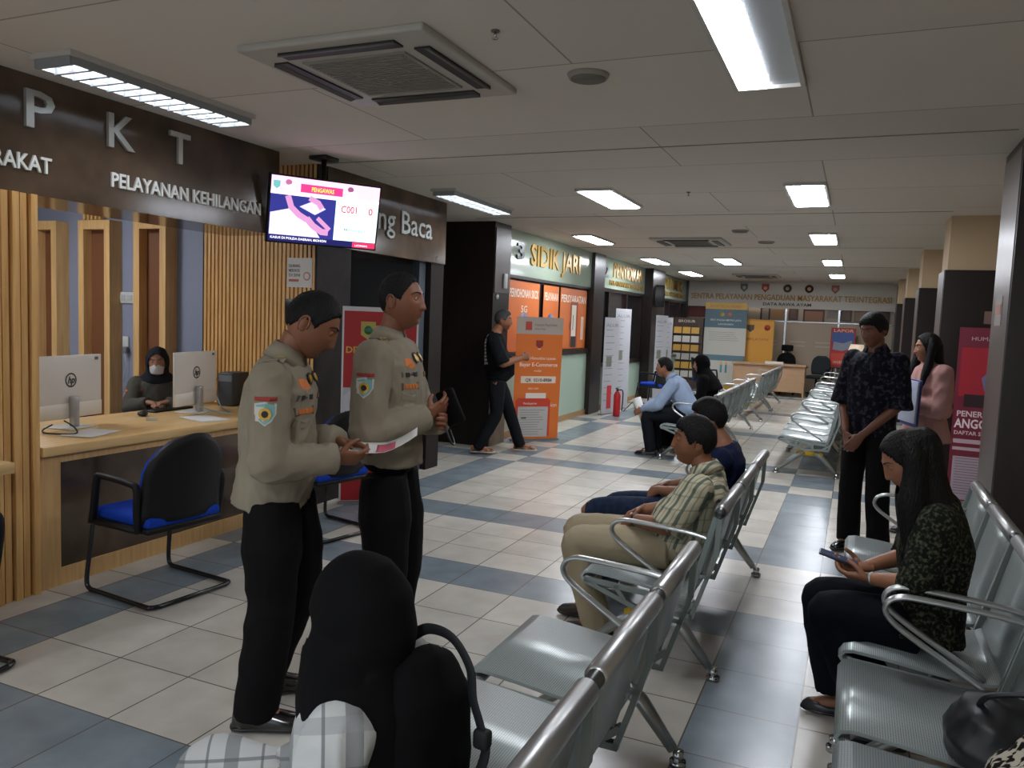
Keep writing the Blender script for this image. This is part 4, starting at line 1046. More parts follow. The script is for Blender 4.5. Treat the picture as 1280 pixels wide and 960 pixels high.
def hand_mesh(side, w, f, n, curl=.5, spread=.0, size=1.0, thumb=.5, curls=None, voxel=.0038):
    """hand at wrist w; f = wrist-to-fingers, n = outward palm normal; side 'R'/'L'"""
    w = V(*w); f = V(*f).normalized(); n = V(*n); n = (n-f*n.dot(f)).normalized(); s = f.cross(n)
    if side == 'L': s = -s
    S_ = size
    def P(a, b, c): return w+(f*a+s*b+n*c)*S_
    mb = MB()
    st_ = [(P(-.03, 0, 0), s, .027*S_, .021*S_), (P(.0, 0, 0), s, .028*S_, .020*S_), (P(.03, .002, .001), s, .036*S_, .017*S_), (P(.06, .0, .002), s, .040*S_, .015*S_), (P(.085, -.001, .001), s, .040*S_, .0125*S_), (P(.095, -.001, 0), s, .036*S_, .009*S_)]
    eloft(mb, st_, 16)
    mb.sphere(P(.03, .024, .008), .018*S_, nu=12, nv=8)
    L = [.070, .079, .074, .059]; B = [.030, .0105, -.0095, -.0285]; r0 = [.0088, .0092, .0088, .0078]
    for i in range(4):
        c = (curls[i] if curls else curl*(1+.06*i)); base = P(.086-.004*abs(i-1.3), B[i], 0); d = (f+s*(B[i]*spread*6)).normalized()
        pts = [base-d*.012*S_, base]; ang = 0; p = base.copy()
        for q, fr_ in enumerate((.45, .31, .24)):
            ang += c*(.75, 1.0, .7)[q]
            dd = d*math.cos(ang)+n*math.sin(ang); p = p+dd*L[i]*fr_*S_; pts.append(p.copy())
        r_ = r0[i]*S_; tube_r(mb, pts, [r_*1.05, r_*1.08, r_, r_*.93, r_*.72], 3, 8)
    tb = P(.022, .028, .006); d1 = (f*.62+s*(.72-.5*thumb)+n*(.25+.55*thumb)).normalized(); d2 = (f*.85+s*(.35-.5*thumb)+n*(.2+.55*thumb)).normalized()
    pts = [tb-d1*.01*S_, tb, tb+d1*.040*S_, tb+d1*.040*S_+d2*.026*S_, tb+d1*.040*S_+d2*.048*S_]
    tube_r(mb, pts, [.013*S_, .0135*S_, .0105*S_, .0100*S_, .0072*S_], 3, 8)
    return remesh(mb, voxel, 1)

HN = (96, 72)
def head_verts(p, hair=None, off=0.0):
    """head surface in its own frame: x right, y forward, z up, centre mid-head"""
    NU, NV = HN; ph = np.linspace(-PI/2, PI/2, NV+1)[:, None]; th = np.linspace(0, 2*PI, NU, endpoint=False)[None, :]
    x = np.cos(ph)*np.sin(th); y = np.cos(ph)*np.cos(th); z = np.sin(ph)+0*th
    W, D, Hh = p.get('w', .075), .094, .117
    X = W*np.sign(x)*np.abs(x)**.92; Y = D*y; Z = Hh*z
    lo = np.clip(-z, 0, 1)
    X = X*(1-.30*lo**1.6*p.get('jaw', 1.0)); 
    hi = np.clip(z, 0, 1); X = X*(1-.04*hi)
    Y = np.where(Y < 0, Y*(1+.06*hi)*(1-.42*lo**1.3), Y*(1-.02*hi))
    Y = Y+np.where(y > 0, .006*lo, .0)+.012*lo**2*(y > -.2)
    Z = np.where((Z < 0) & (y < 0), Z*(1-.22*(-y)), Z)
    g = lambda cx, cz, sx, sz: np.exp(-((X-cx)/sx)**2-((Z-cz)/sz)**2)*(y > .1)
    fm = (y > 0)
    Y = Y-.006*(g(0.033, .010, .016, .013)+g(-.033, .010, .016, .013))              # sockets
    Y = Y+.004*(g(.030, .034, .024, .008)+g(-.030, .034, .024, .008))               # brow
    nl = p.get('nose', .78)
    t = np.clip((.022-Z)/.050, 0, 1)                                                  # 0 bridge .. 1 tip
    prof = np.where((Z < .022) & (Z > -.036), .005+.017*t**1.2, 0)+np.where(Z >= .022, .005*np.exp(-((Z-.022)/.012)**2), 0)+np.where(Z <= -.036, .019*np.exp(-((Z+.036)/.0055)**2), 0)
    Y = Y+nl*prof*np.exp(-(X/(.0085+.006*t))**2)*fm
    Y = Y+.006*(g(.014, -.030, .007, .007)+g(-.014, -.030, .007, .007))             # nostril wings
    Y = Y+.005*g(0, -.052, .022, .005)+.0055*g(0, -.064, .019, .006)-.003*g(0, -.0575, .022, .0022)  # lips
    Y = Y-.004*g(0, -.076, .02, .006)+.007*g(0, -.096, .022, .014)                   # chin
    Y = Y+.003*(g(.045, -.018, .02, .02)+g(-.045, -.018, .02, .02))
    P3 = np.stack([X, Y, Z], -1)
    Nn = P3/np.array([W**2, D**2, Hh**2]); Nn /= np.linalg.norm(Nn, axis=-1, keepdims=True)
    az = np.abs(np.arctan2(x, y))
    if hair is not None:
        zl = np.interp(az, np.radians([0, 28, 48, 62, 74, 88, 105, 130, 180]), hair['line'])
        m = np.clip((Z-zl)/.016+.5+.35*np.sin(az*47+Z*300)*np.sin(az*23), 0, 1); m = m*m*(3-2*m)
        nz = np.array([[mnoise.noise(Vector(q)*22) for q in row] for row in P3]) if hair.get('noise', 1) else 0
        th_ = hair['t']*(.55+.45*np.clip((Z+.03)/.1, 0, 1))*(1+.25*nz)
        if hair.get('front'): th_ = th_+hair['front']*np.exp(-((Z-.085)/.025)**2)*np.clip(y, 0, 1)
        P3 = P3+Nn*(m*(th_)-(1-m)*.008)[..., None]
    elif off: P3 = P3+Nn*off
    return P3, (X, Y, Z, y)
def grid_faces():
    NU, NV = HN
    return [(j*NU+i, j*NU+(i+1) % NU, (j+1)*NU+(i+1) % NU, (j+1)*NU+i)[::-1] for j in range(NV) for i in range(NU)]
HAIRS = {
 'short': dict(line=[.070, .066, .055, .030, -.005, .012, .0, -.040, -.052], t=.013, front=.006),
 'crop': dict(line=[.074, .070, .056, .034, -.002, .014, .002, -.036, -.048], t=.008),
 'thin': dict(line=[.082, .074, .058, .036, .0, .014, .0, -.038, -.050], t=.007),
 'thick': dict(line=[.058, .056, .048, .026, -.012, .005, -.006, -.048, -.06], t=.018, front=.008),
 'long': dict(line=[.078, .070, .045, .010, -.06, -.12, -.13, -.13, -.13], t=.014),
}
def head_mat(pos, hy, hp, hr=0):
    """head matrix: yaw about z (left +), pitch down (+), roll"""
    m = Matrix.Rotation(hy, 4, 'Z') @ Matrix.Rotation(-hp, 4, 'X') @ Matrix.Rotation(hr, 4, 'Y'); m.translation = V(*pos); return m

def place_grid(P3, M4): 
    A = np.array(M4); q = P3.reshape(-1, 3) @ A[:3, :3].T + A[:3, 3]; return [tuple(v) for v in q]

def skin_mat(nm, c): 
    return mat('skin '+nm, c, .5, spec=.35, attr='Col', bump=.04, bscale=180)
m_hair = mat('black hair', '#0b0908', .62, bump=.9, bscale=160, stretch=(1, 1, .3), spec=.22)
m_eye = mat('eye', '#ffffff', .15, attr='Col')

def torso_st(J, k, inf=0.0, belly=0.0, hem=None, fem=False):
    """stations crotch -> neck for body (k=0) or cloth; J has P W C S N joints and hip / shoulder side vectors"""
    hs, ss = J['hs'], J['ss']; P_, W_, C_, S_, N_ = [V(*J[q]) for q in 'PWCSN']
    b = J.get('build', 1.0)
    dims = [(.155, .112), (.150, .112), (.138, .102), (.160, .112), (.175, .105)] if not fem else [(.165, .112), (.150, .105), (.122, .090), (.142, .112), (.150, .092)]
    out = []
    seq = [(P_, 0, hs), (P_.lerp(W_, .5), 1, hs), (W_, 2, hs.lerp(ss, .5)), (C_, 3, ss), (C_.lerp(S_, .65), 4, ss)]
    for c, i, sd in seq:
        rx, ry = dims[i]; rx *= b; ry *= b
        cc = V(*c)
        if belly and i in (1, 2): ry += belly*(1 if i == 2 else .8); cc = cc+J['fd']*belly*.6
        out.append((cc, sd, rx+inf, ry+inf, 2.3))
    out.append((S_.lerp(N_, .25), ss, .120*b+inf, .075+inf, 2.2)); out.append((N_, ss, .062+inf, .060+inf, 2.0))
    return out

def person(label, loc, rz, J, look, skin='#8a5a40', cloth=None, detail=1.0, group=None):
    """J: local joints (x right, y forward, z up)."""
    root = empty('person', loc, rz, label, 'person', group)
    vx = .0085/detail
    fem = look.get('fem', False)
    J = dict(J)
    for q in ('P', 'W', 'C', 'S', 'N', 'H'): J[q] = V(*J[q])
    for q in ('sR', 'sL', 'eR', 'eL', 'wR', 'wL', 'hR', 'hL', 'kR', 'kL', 'aR', 'aL'): J[q] = V(*J[q])
    J['hs'] = (J['hR']-J['hL']).normalized(); J['ss'] = (J['sR']-J['sL']).normalized()
    tv_ = (J['S']-J['P']).normalized(); J['fd'] = tv_.cross(J['hs']); J['fd'] = J['fd'] if J['fd'].y > -.3 else -J['fd']
    hm = head_mat(J['H'], *look.get('head', (0, 0, 0)))
    hsc = look.get('hs', 1.0); hm = hm @ Matrix.Scale(hsc, 4)
    # ---- body
    b = MB(); eloft(b, torso_st(J, 0, 0, look.get('belly', 0)*.8, fem=fem))
    nb = hm @ V(0, -.022, -.055)
    tube_r(b, [J['S'].lerp(J['N'], .3), J['N'], nb.lerp(J['N'], .4), nb], [.062, .057, .053, .054] if not fem else [.055, .049, .046, .048], 4)
    lb = look.get('limb', 1.0)*(.88 if fem else 1)
    for s_ in 'RL':
        tube_r(b, [J['s'+s_], J['s'+s_].lerp(J['e'+s_], .35), J['e'+s_].lerp(J['s'+s_], .12), J['e'+s_], J['e'+s_].lerp(J['w'+s_], .3), J['w'+s_]], [.054*lb, .047*lb, .038*lb, .038*lb, .039*lb, .026*lb], 4, 12)
        b.sphere(J['s'+s_], .056*lb, nu=14, nv=10)
        tube_r(b, [J['h'+s_], J['h'+s_].lerp(J['k'+s_], .4), J['k'+s_], J['k'+s_].lerp(J['a'+s_], .3), J['a'+s_]], [.085*lb, .075*lb, .054*lb, .053*lb, .036*lb], 4, 12)
    for s_ in 'RL':
        td = V(*look.get('foot'+s_, (0, 1, -.0))).normalized(); a_ = J['a'+s_]
        b.tube([a_+V(0, 0, .01), a_+td*.05+V(0, 0, -.025), a_+td*.12+V(0, 0, -.045), a_+td*.16+V(0, 0, -.05)], [.034, .034, .028, .018], 12, flat=(1.1, .8))
    vs, fs = remesh(b, vx, 4)
    body = MB().add(vs, fs, True); nskin = len(vs)
    for s_ in 'RL':
        hd = look.get('hand'+s_)
        if hd is None: hd = dict(f=tuple(J['w'+s_]-J['e'+s_]), n=(0, 0, -1), curl=.35)
        hd = dict(hd); f_ = hd.pop('f'); n_ = hd.pop('n')
        hv, hf = hand_mesh(s_, J['w'+s_], f_, n_, size=.92 if fem else 1.0, voxel=.0036 if detail >= 1 else .0055, **hd)
        body.add(hv, hf, True)
    P3, (X, Y, Z, yy_) = head_verts(look)
    hv = place_grid(P3, hm); o0 = len(body.v); body.add(hv, grid_faces(), True)
    # ears
    eo = len(body.v)
    if look.get('cover') not in ('hijab',):
        for sx in (-1, 1):
            r3 = Matrix.Rotation(sx*R(18), 3, 'Z'); 
            e = MB()
            e.sphere((sx*.0735, -.012, -.004), .006, .017, .030, 12, 10, r3)
            pts = [V(sx*(.078+.004*math.sin(a)), -.014+.017*math.cos(a)*(-1), -.004+.029*math.sin(a)) for a in np.linspace(-1.2, 3.6, 12)]
            e.tube(pts, .0038, 8)
            body.add([hm @ Vector(v) for v in e.v], e.f, True)
    # lids
    eyes = look.get('eyes', 'open')
    for sx in (-1, 1):
        lid = {'open': .0, 'down': .9, 'closed': 1.4}[eyes]
        q = MB(); q.sphere((0, 0, 0), .0128, nu=16, nv=12)
        keep = []; 
        vs_ = [Vector(v) for v in q.v]
        for f in q.f:
            c = sum((vs_[i] for i in f), Vector())/4
            el = math.atan2(c.z, c.y)          # elevation seen from front
            openlo = -.42; openhi = .50-lid*.85
            if not (openlo < el < openhi and c.y > 0): keep.append(f)
        body.add([hm @ (v+V(sx*.0315, .0735, .0095)) for v in vs_], keep, True)
    bo = body.build('body', skin_mat(skin, skin), root)
    colr = np.ones((len(bo.data.vertices), 4))
    xx_, zz_, yf = X.ravel(), Z.ravel(), yy_.ravel(); sl = slice(o0, o0+len(hv))
    lip = np.exp(-(xx_/.021)**4-((zz_+.058)/.0085)**4)*(yf > .3)
    lc = np.array(look.get('lip', (.80, .55, .55))); h_ = colr[sl, :3]; h_ = h_*(1-lip[:, None])+lip[:, None]*lc
    if look.get('beard'):
        bd = np.clip((-.040-zz_)/.02, 0, 1)*(yf > -.05)*(1-lip)*look['beard']; h_ = h_*(1-bd[:, None]*.6)
        mu = np.exp(-(xx_/.024)**4-((zz_+.046)/.005)**4)*(yf > .3)*look['beard']; h_ = h_*(1-mu[:, None]*.7)
    ck = np.exp(-((np.abs(xx_)-.042)/.02)**2-((zz_+.02)/.02)**2)*(yf > .2); h_ = h_*(1-ck[:, None]*np.array([0, .07, .07]))
    colr[sl, :3] = h_
    ca = bo.data.color_attributes.new('Col', 'FLOAT_COLOR', 'POINT'); ca.data.foreach_set('color', colr.ravel())
    bvh = BVHTree.FromPolygons([Vector(v) for v in P3.reshape(-1, 3)], grid_faces())
    # eyeballs, brows
    for sx in (-1, 1):
        if eyes == 'closed': 
            e = MB()
        e = MB(); e.sphere((0, 0, 0), .0118, nu=24, nv=18); M_ = hm @ Matrix.Translation((sx*.0315, .0735, .0095))
        gz = look.get('gaze', (0, -.15)); gd = V(math.sin(gz[0]), math.cos(gz[0]), gz[1]).normalized()
        cols = []
        for v in e.v:
            a = Vector(v).normalized().angle(gd); cols += [.02, .012, .008, 1] if a < .50 else [.30, .27, .25, 1]
        e.v = [tuple(M_ @ Vector(v)) for v in e.v]; eo_ = e.build('eye', m_eye, root)
        ca = eo_.data.color_attributes.new('Col', 'FLOAT_COLOR', 'POINT'); ca.data.foreach_set('color', cols)
        pts = []; rr = []
        for k, (bx, bz) in enumerate(((.012, .029), (.022, .034), (.034, .036), (.045, .033), (.053, .026))):
            hit = bvh.ray_cast(V(sx*bx, .2, bz), V(0, -1, 0))[0]
            if hit: pts.append(hm @ (hit+V(0, .0005, 0))); rr.append([.0028, .0034, .003, .0024, .0012][k]*look.get('brow', 1)*hsc)
        if look.get('cover') != 'mask_only': MB().tube(pts, rr, 8, flat=(1.25, .7)).build('eyebrow', m_hair if not look.get('grey') else look['grey'], root)
    # ---- hair
    hn = look.get('hair')
    if hn:
        P3h, _ = head_verts(look, hair=HAIRS[hn]); q = MB().add(place_grid(P3h, hm), grid_faces(), True)
        q.build('hair', look.get('hairmat', m_hair), root)
    return root, J, hm, bo, bvh

def sleeve(mb, J, s_, inf, upto=1.0, lb=1.0, cuff=None, wide=1.9):
    S_, E_, W_ = J['s'+s_], J['e'+s_], J['w'+s_]
    if upto <= .6:
        end = S_.lerp(E_, upto/.5)
        tube_r(mb, [S_, S_.lerp(end, .5), end], [.056*lb+inf, .054*lb+inf*1.3, .052*lb+inf*1.9], 5)
    else:
        end = E_.lerp(W_, (upto-.5)*2)
        tube_r(mb, [S_, S_.lerp(E_, .35), E_.lerp(S_, .12), E_, E_.lerp(end, .35), end], [.056*lb+inf, .050*lb+inf*1.2, .044*lb+inf*1.2, .044*lb+inf*1.2, .042*lb+inf*1.2, .031*lb+inf*(.9 if cuff is None else cuff)], 5)
    mb.sphere(S_, .060*lb+inf*.9, nu=14, nv=10)
def shirt(root, J, look, m, inf=.016, sleeves=1.0, hem=None, voxel=.0085, wr=.006, name='shirt', seed=0, belly=None, lb=None, drop=.0, cuff=None, flare=.0):
    fem = look.get('fem', False); lb = lb or look.get('limb', 1.0)*(.88 if fem else 1)
    mb = MB(); st_ = torso_st(J, 1, inf, look.get('belly', 0) if belly is None else belly, fem=fem)
    if drop:
        d0 = (J['P']-J['W']).normalized(); c, sd, rx, ry, p = st_[0]
        st_ = [(c+d0*drop, sd, rx+flare, ry+flare, p), (c+d0*drop*.5, sd, rx+flare*.5, ry+flare*.5, p)]+st_
    st_[-1] = (st_[-1][0].lerp(st_[-2][0], .25), *st_[-1][1:2], .066+inf*.4, .064+inf*.4, 2.0)
    eloft(mb, st_, 24)
    for s_ in 'RL': sleeve(mb, J, s_, inf, sleeves, lb, cuff)
    vs, fs = remesh(mb, voxel, 3, wr*1.25, 15, seed, (1, 1, .55))
    o = MB().add(vs, fs, True).build(name, m, root)
    return o
def trousers(root, J, look, m, inf=.012, voxel=.0085, wr=.005, top=.5, hemr=.058, kneer=.07, thigh=.092, upto=.0, name='trousers', seed=3):
    if top > .3 and 'shirt_over' not in look: top = .3
    fem = look.get('fem', False); mb = MB(); st_ = torso_st(J, 1, min(inf, .008), look.get('belly', 0)*.4, fem=fem)[:2]
    P_, W_ = J['P'], J['W']; d0 = (P_-W_).normalized()
    c, sd, rx, ry, p = st_[0]
    eloft(mb, [(c+d0*.05, sd, rx*.8, ry*.8, 2), st_[0], (P_.lerp(W_, top*.5), sd, rx, ry, 2.2), (P_.lerp(W_, top), sd, rx*.96, ry*.96, 2.2)], 24)
    for s_ in 'RL':
        h_, k_, a_ = J['h'+s_], J['k'+s_], J['a'+s_]; e_ = a_.lerp(k_, upto)+V(0, 0, -.03 if upto == 0 else 0)
        tube_r(mb, [h_, h_.lerp(k_, .45), k_.lerp(h_, .08), k_.lerp(e_, .12), k_.lerp(e_, .5), e_], [min(thigh, .096), thigh*.95, kneer, kneer, (kneer+hemr)*.5, hemr], 5, 16)
    vs, fs = remesh(mb, voxel, 3, wr, 8, seed, (1, 1, .7))
    return MB().add(vs, fs, True).build(name, m, root)
def shoe(root, a_, td, m, sole=None, L=.27, name='shoe', h=.09, msole=None, w=.046, low=False):
    """shoe under ankle joint a_ pointing along td (horizontal), flat on z = a_.z - .08"""
    td = V(*td); td.z = 0; td.normalize(); sd = td.cross(V(0, 0, 1)); z0 = a_.z-.08; o_ = V(a_.x, a_.y, z0)
    def X(f, s, z): return o_+td*f+sd*s+V(0, 0, z)
    mb = MB(); rings = []
    hts = [.050, .075, .085 if not low else .05, .080 if not low else .035, .060 if not low else .032, .045, .035, .018]
    fsx = [-.075, -.068, -.03, .02, .07, .12, .165, .188]; ws = [.018, .033, .037, .037, .041, .044, .036, .012]
    for f, hh, ww in zip(fsx, hts, ws):
        ring = []
        for k in range(18):
            a = 2*PI*k/18; s = math.cos(a)*ww*w/.044; z = math.sin(a)
            ring.append(X(f*L/.27, s, (.012+hh*(z**.7 if z > 0 else 0)) if z > 0 else .012-.008*(-z)))
        rings.append(ring)
    mb.rings(rings); so = mb.build(name, m, root)
    mb = MB(); rings = []
    for f, ww in zip([-.082, -.07, -.03, .02, .07, .12, .17, .195], [.015, .036, .040, .038, .043, .047, .038, .010]):
        ring = []
        for k in range(14):
            a = 2*PI*k/14; ring.append(X(f*L/.27, math.copysign(abs(math.cos(a))**.6, math.cos(a))*ww*w/.044, .008+.008*math.copysign(abs(math.sin(a))**.6, math.sin(a)) + .002))
        rings.append(ring)
    mb.rings(rings); mb.build('sole', msole or m_black, so); return so
def patch(parent, surf, o, d, poly, m, name, up_=(0, 0, 1), lift=.0015, th=.0015, scale=1.0, extra=None):
    """small sewn patch: polygon projected on the surface object from point o along d"""
    bm = bmesh.new(); bm.from_mesh(surf.data); bv = BVHTree.FromBMesh(bm); bm.free()
    o = V(*o); d = V(*d).normalized(); x = d.cross(V(*up_)).normalized(); u = x.cross(d)
    def hit(px_, py_, l):
        q = o+x*px_+u*py_-d*.0; h = bv.ray_cast(q, d)
        return (h[0]-d*l) if h[0] else None
    layers = [(poly, m, lift)]+(extra or [])
    mb = MB()
    for pl, mm, l in layers:
        pts = [hit(a*scale, b_*scale, l+th) for a, b_ in pl]; c = hit(sum(a for a, _ in pl)/len(pl)*scale, sum(b_ for _, b_ in pl)/len(pl)*scale, l+th)
        if None in pts or c is None: continue
        n = len(pts); mb.use(mm); mb.add([c]+pts+[q+d*th*2 for q in pts], [(0, i+1, (i+1) % n+1) for i in range(n)]+[(i+1, n+i+1, n+(i+1) % n+1, (i+1) % n+1) for i in range(n)], False)
    if mb.v: return mb.build(name, None, parent)
def circ(r_, cx=0, cy=0, n=14): return [(cx+r_*math.cos(2*PI*k/n), cy+r_*math.sin(2*PI*k/n)) for k in range(n)]
def rect(w, h, cx=0, cy=0): return [(cx-w/2, cy-h/2), (cx+w/2, cy-h/2), (cx+w/2, cy+h/2), (cx-w/2, cy+h/2)]
def shield(w, h, cx=0, cy=0): return [(cx-w/2, cy+h*.42), (cx, cy+h*.5), (cx+w/2, cy+h*.42), (cx+w/2, cy-.0*h), (cx+w*.3, cy-h*.3), (cx, cy-h*.5), (cx-w*.3, cy-h*.3), (cx-w/2, cy)]
def collar(root, J, m, r0=.066, hgt=.038, gap=.5, name='collar', lean=.008):
    N_ = J['N']; S_ = J['S']; tn = (N_-S_).normalized(); sd = J['ss']; fr = tn.cross(sd); fr = fr if fr.y > 0 else -fr
    n = 22; up_ = []; mb = MB(); rings = []
    for i in range(n+1):
        a = gap/2+(2*PI-gap)*i/n; dr = fr*math.cos(a)+sd*math.sin(a); fw_ = max(0, math.cos(a))
        b0 = N_+dr*(r0+.010)-tn*(.012+.030*fw_); t0 = N_+dr*(r0-.006)+tn*(hgt-.022*fw_)
        ring = [b0-dr*.004, t0-dr*.003, t0+dr*.004+tn*.002, b0+dr*(.010+lean)-tn*.006-(tn*.018*fw_)]
        rings.append(ring)
    mb.rings(rings); return mb.build(name, m, root)
# default poses
def standing(h=1.70, **kw):
    k = h/1.70
    J = dict(P=(0, 0, .92), W=(0, .01, 1.06), C=(0, .0, 1.24), S=(0, -.01, 1.40), N=(0, -.01, 1.47), H=(0, .03, 1.585), sR=(.175, -.01, 1.385), sL=(-.175, -.01, 1.385),
             eR=(.23, -.03, 1.10), eL=(-.23, -.03, 1.10), wR=(.2, .1, .90), wL=(-.2, .1, .90), hR=(.085, 0, .89), hL=(-.085, 0, .89), kR=(.09, .02, .49), kL=(-.09, .02, .49), aR=(.10, -.02, .09), aL=(-.10, -.02, .09))
    J = {q: tuple(c*k for c in v) for q, v in J.items()}; J.update(kw); return J
def seated(**kw):
    J = dict(P=(0, 0, .53), W=(0, -.03, .66), C=(0, -.05, .82), S=(0, -.05, .97), N=(0, -.04, 1.03), H=(0, .0, 1.135), sR=(.175, -.05, .95), sL=(-.175, -.05, .95),
             eR=(.22, .0, .70), eL=(-.22, .0, .70), wR=(.1, .2, .64), wL=(-.1, .2, .64), hR=(.09, .02, .51), hL=(-.09, .02, .51), kR=(.12, .44, .52), kL=(-.12, .44, .52), aR=(.11, .42, .09), aL=(-.11, .42, .09))
    J.update(kw); return J
# ---------------------------------------------------------------- people: individuals
m_uni = mat('khaki grey uniform cloth', '#7f7666', .8, col2='#8b8271', nscale=3, bump=.15, bscale=260)
m_blacktr = mat('black trouser cloth', '#100f10', .85, bump=.15, bscale=200)
m_leather = mat('polished black leather', '#0b0b0c', .18, spec=.7, coat=.4)
m_pgold = mat('patch gold', '#b8902c', .4, .3); m_pred = mat('patch red', '#8c2a22', .7); m_pteal = mat('patch teal', '#6fa0a0', .7); m_pwhite = mat('patch white', '#b9b6ac', .7)
m_porange = mat('orange embroidery', '#c06a28', .7); m_pblack = mat('patch black', '#191614', .7); m_pgrey = mat('patch grey', '#4a4a46', .7)
GO = 'uniformed officers standing in the hall'
def uniform_extras(root, J, so, rs=1):
    collar(root, J, m_uni, .066, .040, .7)
    # shoulder straps
    for s_, sg in (('R', 1), ('L', -1)):
        a = J['N'].lerp(J['s'+s_], .30); b_ = J['s'+s_]
        bm = bmesh.new(); bm.from_mesh(so.data); bv = BVHTree.FromBMesh(bm); bm.free(); pts = []
        for k in range(7):
            p = a.lerp(b_, k/6)+V(0, 0, .25); h_ = bv.ray_cast(p, V(0, 0, -1))
            if h_[0]: pts.append(h_[0]+V(0, 0, .004))
        if len(pts) > 2:
            mb = MB(); rings = []
            for p in pts: rings.append([p+V(0, -.022, -.003), p+V(0, .022, -.003), p+V(0, .022, .003), p+V(0, -.022, .003)])
            mb.rings(rings, smooth=False); e = mb.build('shoulder_strap', m_uni, root)
            q = pts[1]; MB().rbox(q.x-.012, q.y-.014, q.z+.003, q.x+.012, q.y+.014, q.z+.008, .002, 1).build('rank_pin', m_pgold, e)
    # sleeve badge on the right arm
    mid = J['s'+'R'].lerp(J['e'+'R'], .36); ax = (J['eR']-J['sR']).normalized()
    for s_, sg in (('R', 1), ('L', -1)):
        mid = J['s'+s_].lerp(J['e'+s_], .36)
        d = V(-sg, -.05, 0)
        patch(root, so, mid+V(sg*.2, .005, 0), d, shield(.075, .085), m_pwhite, 'sleeve_badge', extra=[(shield(.064, .073, 0, 0), m_pteal if sg > 0 else m_pwhite, .003), (circ(.022), m_pgold, .0045), (circ(.012), m_pblack, .006), (rect(.035, .014, -.021, .052), m_pred, .003), (rect(.035, .014, .021, .052), m_pred, .003), (rect(.03, .014, 0, .052), m_pred, .0042), (rect(.03, .05, -.018, 0), m_pwhite, .0036)])
    # chest: collar tabs, badge, name tape
    ch = J['C'].lerp(J['S'], .45)
    fd = V(0, -1, 0)
    for sg in (1, -1):
        patch(root, so, V(sg*.095, .35, J['S'].z+.005), V(-sg*.25, -1, -.1), circ(.024), m_pblack, 'collar_tab', extra=[(circ(.016), m_pgold, .009)], lift=.006)
    patch(root, so, V(.09, .35, ch.z+.05), fd, [(-.03, -.01), (0, -.02), (.03, -.01), (.018, .018), (0, .024), (-.018, .018)], m_porange, 'chest_badge')
    patch(root, so, V(.095, .35, ch.z+.005), fd, rect(.10, .022), m_pgrey, 'service_ribbon', extra=[(rect(.02, .018, -.025, 0), m_pblack, .003), (rect(.02, .018, .025, 0), m_pblack, .003)])
    patch(root, so, V(.095, .35, ch.z-.045), fd, rect(.11, .032), mat('name tape', '#5c4a34', .8), 'name_tape', extra=[(rect(.014, .018, -.036+.018*k, .0), m_porange, .003) for k in range(5)])
    patch(root, so, V(-.095, .35, ch.z-.0), fd, rect(.10, .025), mat('name tape', '#5c4a34', .8), 'name_tape', extra=[(rect(.012, .016, -.036+.018*k, .0), m_pgold, .003) for k in range(5)])
    patch(root, so, V(.095, .35, ch.z-.09), fd, [(-.055, .02), (.055, .02), (.055, -.008), (0, -.02), (-.055, -.008)], m_uni, 'pocket_flap', lift=.004)

# officer reading the papers
J1 = standing(P=(-.03, -.02, .90), W=(-.01, -.01, 1.04), C=(0, .0, 1.20), S=(0, .015, 1.36), N=(0, .035, 1.425), H=(0, .115, 1.545), sR=(.178, .0, 1.335), sL=(-.178, .02, 1.335),
     eR=(.235, .01, 1.055), eL=(-.235, .03, 1.07), wR=(.115, .225, 1.055), wL=(-.10, .215, 1.085), hR=(.065, -.01, .88), hL=(-.10, .03, .88), kR=(.085, .0, .48), kL=(-.165, .06, .47), aR=(.09, -.055, .09), aL=(-.215, -.085, .09))
L1 = dict(head=(R(0), R(30), 0), hair='crop', eyes='down', beard=.25, hs=1.07, footR=(.02, 1, 0), footL=(-.12, 1, 0), limb=1.02,
     handR=dict(f=(-.38, .9, -.05), n=(-.75, -.1, .65), curl=.55, thumb=.5), handL=dict(f=(.30, .93, -.12), n=(.5, 0, -.85), curl=.25, thumb=.2))
p1, J, hm, bo, bv = person('uniformed officer reading the papers he holds, in the left foreground', (-1.99, 2.38, 0), R(-60), J1, L1, '#7a4f38', group=GO)
so = shirt(p1, J, L1, m_uni, .020, 1.0, wr=.009, belly=.015, drop=.03, cuff=1.1, flare=.008)
uniform_extras(p1, J, so)
trousers(p1, J, L1, m_blacktr, .018, wr=.009, hemr=.082, kneer=.092, thigh=.118)
for s_, td in (('R', (.02, 1, 0)), ('L', (-.12, 1, 0))): shoe(p1, J['a'+s_], td, m_leather, h=.1, w=.05, L=.29)
# papers he holds
t = empty('paper_sheet', (0, 0, 0), 0, 'white papers with a pink printed patch held by the reading officer', 'paper')
M1 = Matrix.Translation((-1.99, 2.38, 0)) @ Matrix.Rotation(R(-60), 4, 'Z')
def bent(fn, nx, ny):
    vs = [fn(i/nx, j/ny) for j in range(ny+1) for i in range(nx+1)]; top = vs; bot = [v-V(0, 0, .0015) for v in vs]
    n = len(vs); f = []
    for j in range(ny):
        for i in range(nx):
            a = j*(nx+1)+i; f.append((a, a+1, a+nx+2, a+nx+1)); f.append((n+a, n+a+nx+1, n+a+nx+2, n+a+1))
    ed = [i for i in range(nx+1)]+[j*(nx+1)+nx for j in range(1, ny+1)]+[ny*(nx+1)+i for i in range(nx-1, -1, -1)]+[j*(nx+1) for j in range(ny-1, 0, -1)]
    for k in range(len(ed)): a, b_ = ed[k], ed[(k+1) % len(ed)]; f.append((a, n+a, n+b_, b_))
    return top+bot, f
